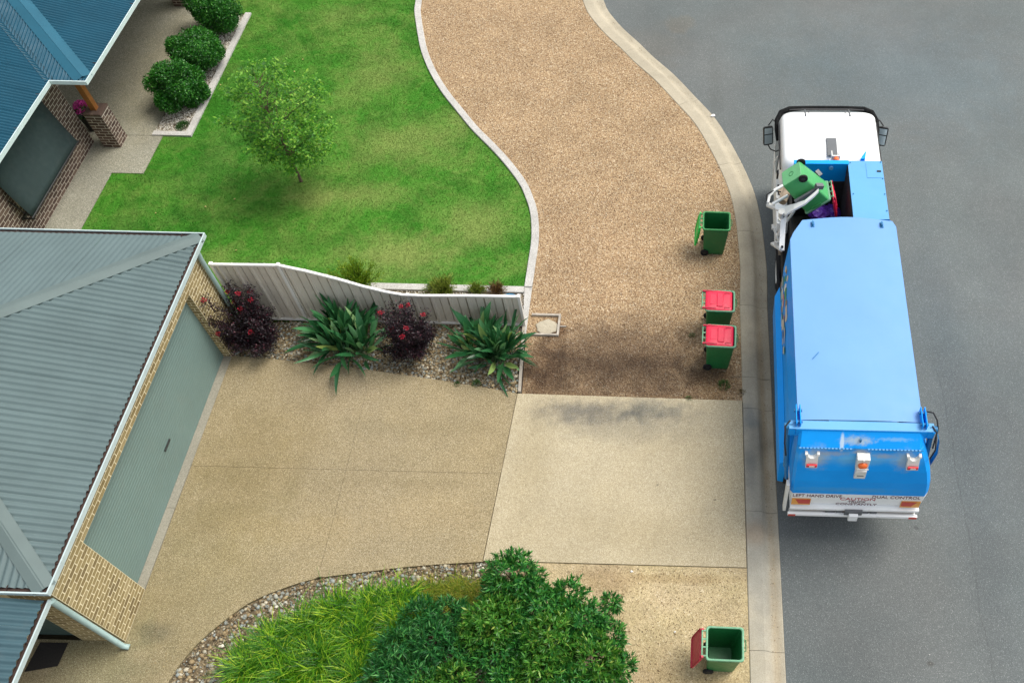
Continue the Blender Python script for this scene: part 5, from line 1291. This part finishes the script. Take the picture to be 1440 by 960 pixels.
text('LEFT HAND DRIVE', -.61, 1.515, .11, .92, m_ink); text('DUAL CONTROL', .87, 1.53, .11, .90, m_ink)
text('CAUTION', .16, 1.42, .105, .66, m_inkr); text('TRUCK', .16, 1.32, .075, .34, m_ink); text('CONSTANTLY', .16, 1.215, .075, .78, m_ink)
for (xa, xb, fl) in ((-1.08, -.72, 1), (.99, 1.35, -1)):
    o = tp('reflector_plate', MB().box(xa, xb, -4.500, -4.489, 1.20, 1.45), m_or, wb)
    xm = (xa + xb) / 2
    if fl > 0: P_ = [(xm - .12, 1.44), (xb - .01, 1.44), (xb - .01, 1.25), (xm - .04, 1.25)]
    else: P_ = [(xa + .01, 1.44), (xm + .12, 1.44), (xm + .03, 1.25), (xa + .01, 1.25)]
    tp('red_flash', MB().add([(a, -4.502, b) for a, b in P_], [(3, 2, 1, 0)]), m_rd, o)
# bumper
tp('bumper_upper', MB().box(-1.10, 1.37, -4.55, -4.36, 1.07, 1.155), m_cab, bevel=.012)
tp('side_post', MB().box(-1.22, -1.165, -4.50, -4.38, .90, 2.0), m_tw)
tp('bumper', MB().box(-1.13, 1.36, -4.60, -4.54, .90, .985).box(-1.10, 1.33, -4.539, -4.45, .88, .95), m_cab, bevel=.008)
tp('bumper_recess', MB().box(-1.09, 1.32, -4.50, -4.44, .951, 1.069), m_rust)
tp('bumper_marker', MB().box(-1.12, -.98, -4.607, -4.602, .905, .975), m_rd); tp('bumper_marker', MB().box(1.20, 1.35, -4.607, -4.602, .905, .975), m_rd)
hb = tp('tow_hitch', MB().box(.03, .21, -4.67, -4.605, .87, 1.10), m_cab, bevel=.015); tp('hitch_plate', MB().box(-.05, .29, -4.60, -4.562, 1.0, 1.17), m_grey, hb)
tp('tail_lamp_cluster', MB().box(-.40, -.22, -4.555, -4.51, .99, 1.05).box(-.20, -.10, -4.555, -4.51, .99, 1.05), m_grey); tp('tail_lamp_cluster', MB().box(.26, .42, -4.555, -4.51, .99, 1.05).box(.46, .58, -4.555, -4.51, .99, 1.05), m_grey)
# hopper
hp = MB()
hp.box(.33, 1.05, 1.06, 3.12, 1.0, 2.93)
hpb = tp('hopper_side_box', hp, m_blue, bevel=.012)
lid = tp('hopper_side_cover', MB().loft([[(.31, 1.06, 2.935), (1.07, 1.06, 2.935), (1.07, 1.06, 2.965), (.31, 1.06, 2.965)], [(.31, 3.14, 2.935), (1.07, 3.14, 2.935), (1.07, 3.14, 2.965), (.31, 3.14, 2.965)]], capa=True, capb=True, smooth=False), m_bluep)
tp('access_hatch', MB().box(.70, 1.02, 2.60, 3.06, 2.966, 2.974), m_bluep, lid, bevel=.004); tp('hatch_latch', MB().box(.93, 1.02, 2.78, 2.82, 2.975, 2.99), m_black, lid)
bl = MB()
for (bx_, by_) in ((.36, 3.08), (.36, 1.2), (1.04, 1.6), (1.04, 2.1), (1.04, 2.58), (1.04, 3.10), (.36, 2.1)): bl.tube([(bx_, by_, 2.965), (bx_, by_, 2.985)], .014, 6)
tp('cover_bolt', bl, m_blued, lid)
tp('hopper_front_wall', MB().box(-.90, .328, 3.05, 3.12, 1.0, 2.96).box(-.90, .328, 3.02, 3.14, 2.962, 2.985), m_blue, bevel=.006)
tp('hopper_left_wall', MB().box(-.95, -.90, 1.06, 3.04, 1.0, 2.20), m_chas)
tp('hopper_floor', MB().box(-.899, .329, 1.02, 3.049, 1.10, 1.30), m_dark)
tp('hopper_dark_panels', MB().box(.295, .3295, 1.06, 3.045, 1.3, 2.90).box(-.898, .294, 3.02, 3.048, 1.3, 2.42), m_dark)  # dark panels laid over the inner hopper walls
tp('hopper_rear_opening', MB().box(-.80, .32, 1.045, 1.055, 1.3, 2.9), m_dark)
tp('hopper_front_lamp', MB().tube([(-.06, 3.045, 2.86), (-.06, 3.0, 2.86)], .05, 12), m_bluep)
# cab
cab = MB()
cr = lambda hx, y0, y1, r, z: rr(0, (y0 + y1) / 2, hx, (y1 - y0) / 2, r, z, 6)
rings = [cr(1.18, 3.25, 5.30, .12, .55), cr(1.20, 3.25, 5.34, .14, .9), cr(1.20, 3.25, 5.34, .14, 1.55), cr(1.18, 3.25, 5.30, .16, 1.70), cr(1.14, 3.25, 5.16, .18, 2.45), cr(1.135, 3.26, 5.13, .20, 2.60), cr(1.11, 3.28, 5.08, .22, 2.70), cr(1.06, 3.33, 5.02, .24, 2.765), cr(.95, 3.42, 4.92, .26, 2.80), cr(.6, 3.7, 4.6, .28, 2.825), cr(.2, 4.0, 4.3, .1, 2.83)]
cab.loft(rings, capa=True, capb=True); tp('cab', cab, m_cab)
tp('windscreen', MB().add([(-1.02, 5.335, 1.62), (1.02, 5.335, 1.62), (.98, 5.19, 2.44), (-.98, 5.19, 2.44)], [(0, 3, 2, 1)]), m_glass)
for s in (-1, 1):
    tp('side_window', MB().add([(1.203 * s, 4.1, 1.6), (1.203 * s, 5.05, 1.6), (1.160 * s, 4.98, 2.42), (1.160 * s, 4.1, 2.42)], [(0, 1, 2, 3) if s > 0 else (3, 2, 1, 0)]), m_glass)
    tp('window_trim', MB().beam((1.17 * s, 3.35, 2.50), (1.17 * s, 4.95, 2.50), .03, .05), m_black)
vs_ = MB()
arc = [(-1.20, 4.55, 2.30), (-1.22, 4.85, 2.38), (-1.20, 5.10, 2.46), (-1.10, 5.30, 2.52), (-.90, 5.39, 2.55), (-.4, 5.43, 2.56), (.4, 5.43, 2.56), (.90, 5.39, 2.55), (1.10, 5.30, 2.52), (1.20, 5.10, 2.46), (1.22, 4.85, 2.38), (1.20, 4.55, 2.30)]
vs_.tube(arc, [.03, .045, .06, .072, .070, .05, .05, .070, .072, .06, .045, .03], 8); tp('sun_visor', vs_, paint('visor_black', (.006, .007, .008), .75, .2, .1, 9, .15))
tp('visor_slat', MB().beam((-.9, 5.34, 2.585), (.9, 5.34, 2.585), .07, .012), m_black)
for x in (-.55, .50):
    tp('marker_stalk', MB().tube([(x, 5.16, 2.72), (x, 4.83, 2.825)], .018, 7), m_grey); tp('roof_bolt', MB().tube([(x + (.09 if x < 0 else -.09), 5.02, 2.77), (x + (.09 if x < 0 else -.09), 5.02, 2.80)], .022, 8), m_grey)
tp('roof_hatch', MB().box(-.12, .12, 3.42, 4.02, 2.83, 2.862), m_grey, bevel=.02)
hb = tp('beacon_bracket', MB().box(-.03, .14, 3.28, 3.31, 2.80, 2.98).box(-.04, -.02, 3.28, 3.46, 2.865, 2.98).box(.13, .15, 3.28, 3.46, 2.865, 2.98).box(-.06, .20, 3.16, 3.30, 2.86, 2.875), m_tw)
bc = MB(); bc.loft([[(.06 + r_ * math.cos(a), 3.23 + r_ * math.sin(a), z) for a in [2 * math.pi * i / 16 for i in range(16)]] for r_, z in ((.065, 2.877), (.062, 2.93), (.045, 2.965), (.015, 2.975))], capb=True); tp('roof_beacon', bc, m_lamp, hb)
tp('roof_fin', MB().add([(.60, 3.20, 2.80), (.70, 3.20, 2.80), (.78, 3.62, 2.84), (.60, 3.20, 2.98), (.70, 3.20, 2.98), (.77, 3.55, 2.93)], [(0, 1, 4, 3), (1, 2, 5, 4), (2, 0, 3, 5), (3, 4, 5)]), m_blue)
tp('cab_rear_gap', MB().box(-1.0, 1.0, 3.145, 3.24, .9, 1.6), m_chas)
# mirrors
for s, yaw_ in ((-1, 14), (1, -14)):
    mx = Matrix.Translation((1.40 * s, 5.05, 2.02)) @ Matrix.Rotation(R(yaw_), 4, 'Z') @ Matrix.Rotation(R(-12), 4, 'X')
    mb = MB(); rg = []
    for yy, hx, hz_ in ((.09, .05, .14), (.075, .10, .21), (.0, .125, .25), (-.05, .125, .25)):
        rg.append([mx @ Vector((px_, yy, pz_)) for px_, pz_, _ in rr(0, 0, hx, hz_, .05, 0)])
    mb.loft(rg, capa=True, capb=True); mo = tp('mirror', mb, m_black)
    for (z0, z1) in ((-.215, .03), (.06, .215)):
        gl = MB().box(-.10, .10, -.056, -.052, z0, z1, mx); tp('mirror_glass', gl, m_mirror, mo)
    tp('mirror_arm', MB().tube([(1.16 * s, 5.15, 2.30), (1.30 * s, 5.20, 2.38), (1.40 * s, 5.12, 2.27)], .018, 7).tube([(1.18 * s, 4.75, 1.75), (1.32 * s, 4.85, 1.74), (1.40 * s, 5.0, 1.78)], .016, 7), m_black, mo)
    tp('mirror_foot', MB().box(1.15 * s - .04, 1.15 * s + .04, 4.70, 4.80, 1.70, 1.80), m_cab, mo)
# left side steps, tank, vents
tp('side_tank', MB().box(-1.24, -.97, 2.95, 3.60, .85, 1.95), m_tw, bevel=.02); tp('tank_vent', MB().box(-1.20, -1.10, 3.05, 3.40, 1.951, 1.958), m_black)
tp('step_box', MB().box(-1.24, -.97, 2.25, 2.93, 1.08, 1.85), m_cab, bevel=.02)
tp('air_cleaner', MB().tube([(-1.10, 3.78, 1.0), (-1.10, 3.78, 2.0)], .11, 14), m_chas)
tp('grab_rail', MB().tube([(-1.22, 4.0, 1.0), (-1.27, 4.0, 1.2), (-1.27, 4.0, 2.1), (-1.20, 4.0, 2.3)], .014, 7), m_tw)
# lifting arm
AL = MB
tp('arm_mast', AL().beam(tl(1102, 301, 2.45), tl(1099, 352, 2.0), .12, .07), m_cab, bevel=.01)
tp('arm_mast_foot', AL().beam(tl(1086, 342, 1.3), tl(1101, 352, 1.6), .10, .06), m_tw, bevel=.01)
tp('arm_ram', AL().tube([tl(1091, 338, 1.3), tl(1099, 322, 1.7)], .045, 10).tube([tl(1099, 322, 1.7), tl(1112, 305, 2.0)], .028, 10), m_tw)
tp('arm_ram', AL().tube([tl(1090, 322, 1.4), tl(1098, 308, 1.8)], .055, 10).tube([tl(1107, 310, 2.1), tl(1117, 297, 2.3)], .03, 8), m_tw)
tp('arm_base', AL().box(-1.12, -.92, .72, 1.12, .95, 1.10), m_rust)
tp('arm_cross_member', AL().beam(tl(1085, 321, 1.5), tl(1101, 321, 1.5), .05, .05).beam(tl(1086, 316, 1.5), tl(1096, 341, 1.45), .045, .04).beam(tl(1089, 341, 1.5), tl(1101, 341, 1.5), .05, .05), m_tw)
tp('side_frame', AL().box(-1.19, -1.13, .9, 3.3, .78, .90).box(-1.10, -.96, 1.05, 3.3, 1.0, 1.5), m_chas)
tp('arm_bolt', AL().tube([tl(1102, 303, 2.44), tl(1102, 303, 2.56)], .04, 10).tube([tl(1100, 347, 2.05), tl(1100, 347, 2.16)], .03, 10), m_chas)
tp('mounting_bracket', AL().box(-.94, -.90, 1.1, 2.2, 2.0, 2.12).box(-1.0, -.86, 1.30, 1.42, 1.5, 2.1), m_rust)
tp('hydraulic_hose', AL().tube([(-.98, .70, 1.3), (-.88, .90, 1.6), (-.85, 1.15, 1.9), (-.92, 1.30, 1.7)], .018, 7), m_chas)
tp('hydraulic_hose', AL().tube([(-1.0, 1.0, 2.2), (-.86, 1.05, 2.35), (-.78, .98, 2.2), (-.82, .90, 1.9)], .022, 7), m_rust)
arm = tp('lifting_arm', AL().loft([[p_ + Vector((0, dy_, dz_)) for dy_, dz_ in ((-wy, -.03), (wy, -.03), (wy, .03), (-wy, .03))] for p_, wy in ((tl(1090, 291, 2.5), .07), (tl(1104, 297, 2.62), .13), (tl(1116, 292, 2.85), .085), (tl(1132, 285, 3.08), .05), (tl(1144, 275, 3.22), .045), (tl(1151, 268, 3.30), .04))], capa=True, capb=True, smooth=False), m_cab)
tp('arm_knuckle', AL().tube([tl(1080, 288, 2.35), tl(1092, 293, 2.45)], .06, 12).tube([tl(1099, 304, 2.45), tl(1099, 297, 2.72)], .07, 12), m_tw, arm)
tp('knuckle_plate', AL().beam(tl(1096, 272, 2.35), tl(1107, 268, 2.4), .24, .04), m_rust, arm)
tp('gripper', AL().tube([tl(1080, 285, 2.45), tl(1082, 275, 2.5), tl(1090, 267, 2.6), tl(1101, 261, 2.65)], .035, 8), m_cab, arm)
tp('gripper', AL().tube([tl(1086, 287, 2.5), tl(1097, 281, 2.55), tl(1108, 275, 2.6)], .035, 8), m_cab, arm)
tp('actuator', AL().tube([tl(1100, 284, 2.3), tl(1107, 266, 2.35)], .10, 12), m_rust, arm)
tp('hydraulic_hose', AL().tube([tl(1078, 284, 2.45), tl(1078, 274, 2.55), tl(1088, 268, 2.6), tl(1098, 270, 2.5)], .015, 7), m_chas, arm)
tp('grip_pad', AL().beam(tl(1118, 284, 2.95), tl(1149, 266, 3.22), .05, .09), m_grey, arm)
tp('grip_pad', AL().beam(tl(1147, 262, 3.34), tl(1157, 262, 3.30), .10, .10), m_grey, arm)
tp('grip_pad', AL().beam(tl(1148, 240, 3.15), tl(1154, 247, 3.1), .10, .05), m_grey, arm)

# the bin being tipped: a thing of its own, held by the arm
tb = make_bin('green bin held upside down by the truck arm, its wheels up and base towards the cab', (0, 0, 0), m_lidr, R(-59), paint('bin_pale_green', (.06, .36, .11), .42, .10, .15, 5), m_bing_lt)
bot = Vector(at(1114, 244, 3.42)); Rm = Matrix.Rotation(R(2), 3, 'Z') @ Matrix.Rotation(R(136), 3, 'Y')
tb.rotation_euler = Rm.to_euler(); tb.location = bot - Rm @ Vector((-.05, 0, .02))
tbase = MB(); tbase.loft([rr(-.03, 0, .243, .213, .05, .0195), rr(-.03, 0, .235, .205, .05, .012)], smooth=False); tbase.add(rr(-.03, 0, .235, .205, .05, .012), [tuple(range(19, -1, -1))])
part('base_plate', tbase, paint('bin_base_pale', (.16, .50, .22), .5, .1, .15, 6), tb, world=False)
ring = MB(); ring.tube([(-.03 + .055 * math.cos(a_), .055 * math.sin(a_), .010) for a_ in [2 * math.pi * i_ / 16 for i_ in range(17)]], .006, 6, False)
part('moulded_ring', ring, m_bing, tb, world=False)
tb['label'] = 'green bin held upside down by the truck arm, its two wheels and pale base uppermost'
# purple rubbish bags in the hopper
m_bag = paint('purple_bag', (.13, .045, .42), .28, .15, .05, 8, .6)
def bag(px, py, z, r, label):
    bm_ = bpy.data.meshes.new('bag'); import bmesh
    b = bmesh.new(); bmesh.ops.create_icosphere(b, subdivisions=3, radius=r)
    for v_ in b.verts:
        n_ = v_.co.normalized(); k = 1 + .12 * math.sin(n_.x * 9 + r * 40) * math.cos(n_.y * 7) + .09 * math.sin(n_.z * 13 + n_.x * 11); v_.co *= k; v_.co.z *= .7
    b.to_mesh(bm_); b.free(); bm_.materials.append(m_bag)
    bm_.polygons.foreach_set('use_smooth', [False] * len(bm_.polygons))
    o = part('rubbish_bag', bm_, m_bag, None, loc=at(px, py, z)); return tag(o, label, 'rubbish bag', 'purple rubbish bags in the truck hopper')
bag(1152, 300, 1.65, .26, 'purple rubbish bag under the tipped bin, leftmost in the hopper')
bag(1168, 299, 1.62, .22, 'purple rubbish bag in the middle of the hopper beside the red lid')
bag(1192, 300, 1.55, .20, 'purple rubbish bag in the right corner of the hopper')

# fallen leaves and grit: gutter of the kerb, sandy verge, foot of the beds
m_lit = stonemat('leaf_litter', [(0, (.06, .035, .02)), (.5, (.20, .12, .05)), (.85, (.38, .27, .12)), (1, (.5, .42, .25))])
def litter(P, z, L=(.015, .045)):
    n = len(P); d = rdir(n); d[:, 2] *= .15; N = rdir(n) * .3 + np.array([0, 0, 1.0])
    return leaves('leaf_litter', np.hstack([P, np.full((n, 1), z) + rng.uniform(.002, .012, (n, 1))]), d, N, rng.uniform(L[0], L[1], n), rng.uniform(.008, .02, n), m_lit, kind='stuff')
P1 = scatter([(-2.6, 6.6), (1.45, 6.6), (1.45, 3.6), (-2.6, 3.6)], 1500); litter(P1, 0)
gl = [p for p in offset(kline, .50) if 3 < p.y < 26]; P2 = np.array([(p.x, p.y) for p in random.choices(gl, k=650)]) + rng.normal(size=(650, 2)) * np.array([.05, .12]); litter(P2, -.086, (.01, .03))
P3 = scatter([(-9.6, 4.2), (-7.0, 5.9), (-3.9, 6.45), (-3.9, 6.62), (-7.1, 6.25), (-9.7, 4.5)], 160); litter(P3, .022, (.01, .03))
P4 = scatter([(-10.1, 10.8), (-3.6, 10.2), (-3.5, 10.55), (-5.4, 10.9), (-10.1, 11.3)], 220); litter(P4, .022, (.01, .03))
P5 = scatter([(-3.3, 10.5), (1.4, 10.5), (1.4, 10.62), (-3.3, 10.62)], 260); litter(P5, .0, (.015, .04))
P6 = scatter(bedA, 500); litter(P6, .02, (.02, .06)); P7 = scatter(bedB, 700); litter(P7, .02, (.02, .06))
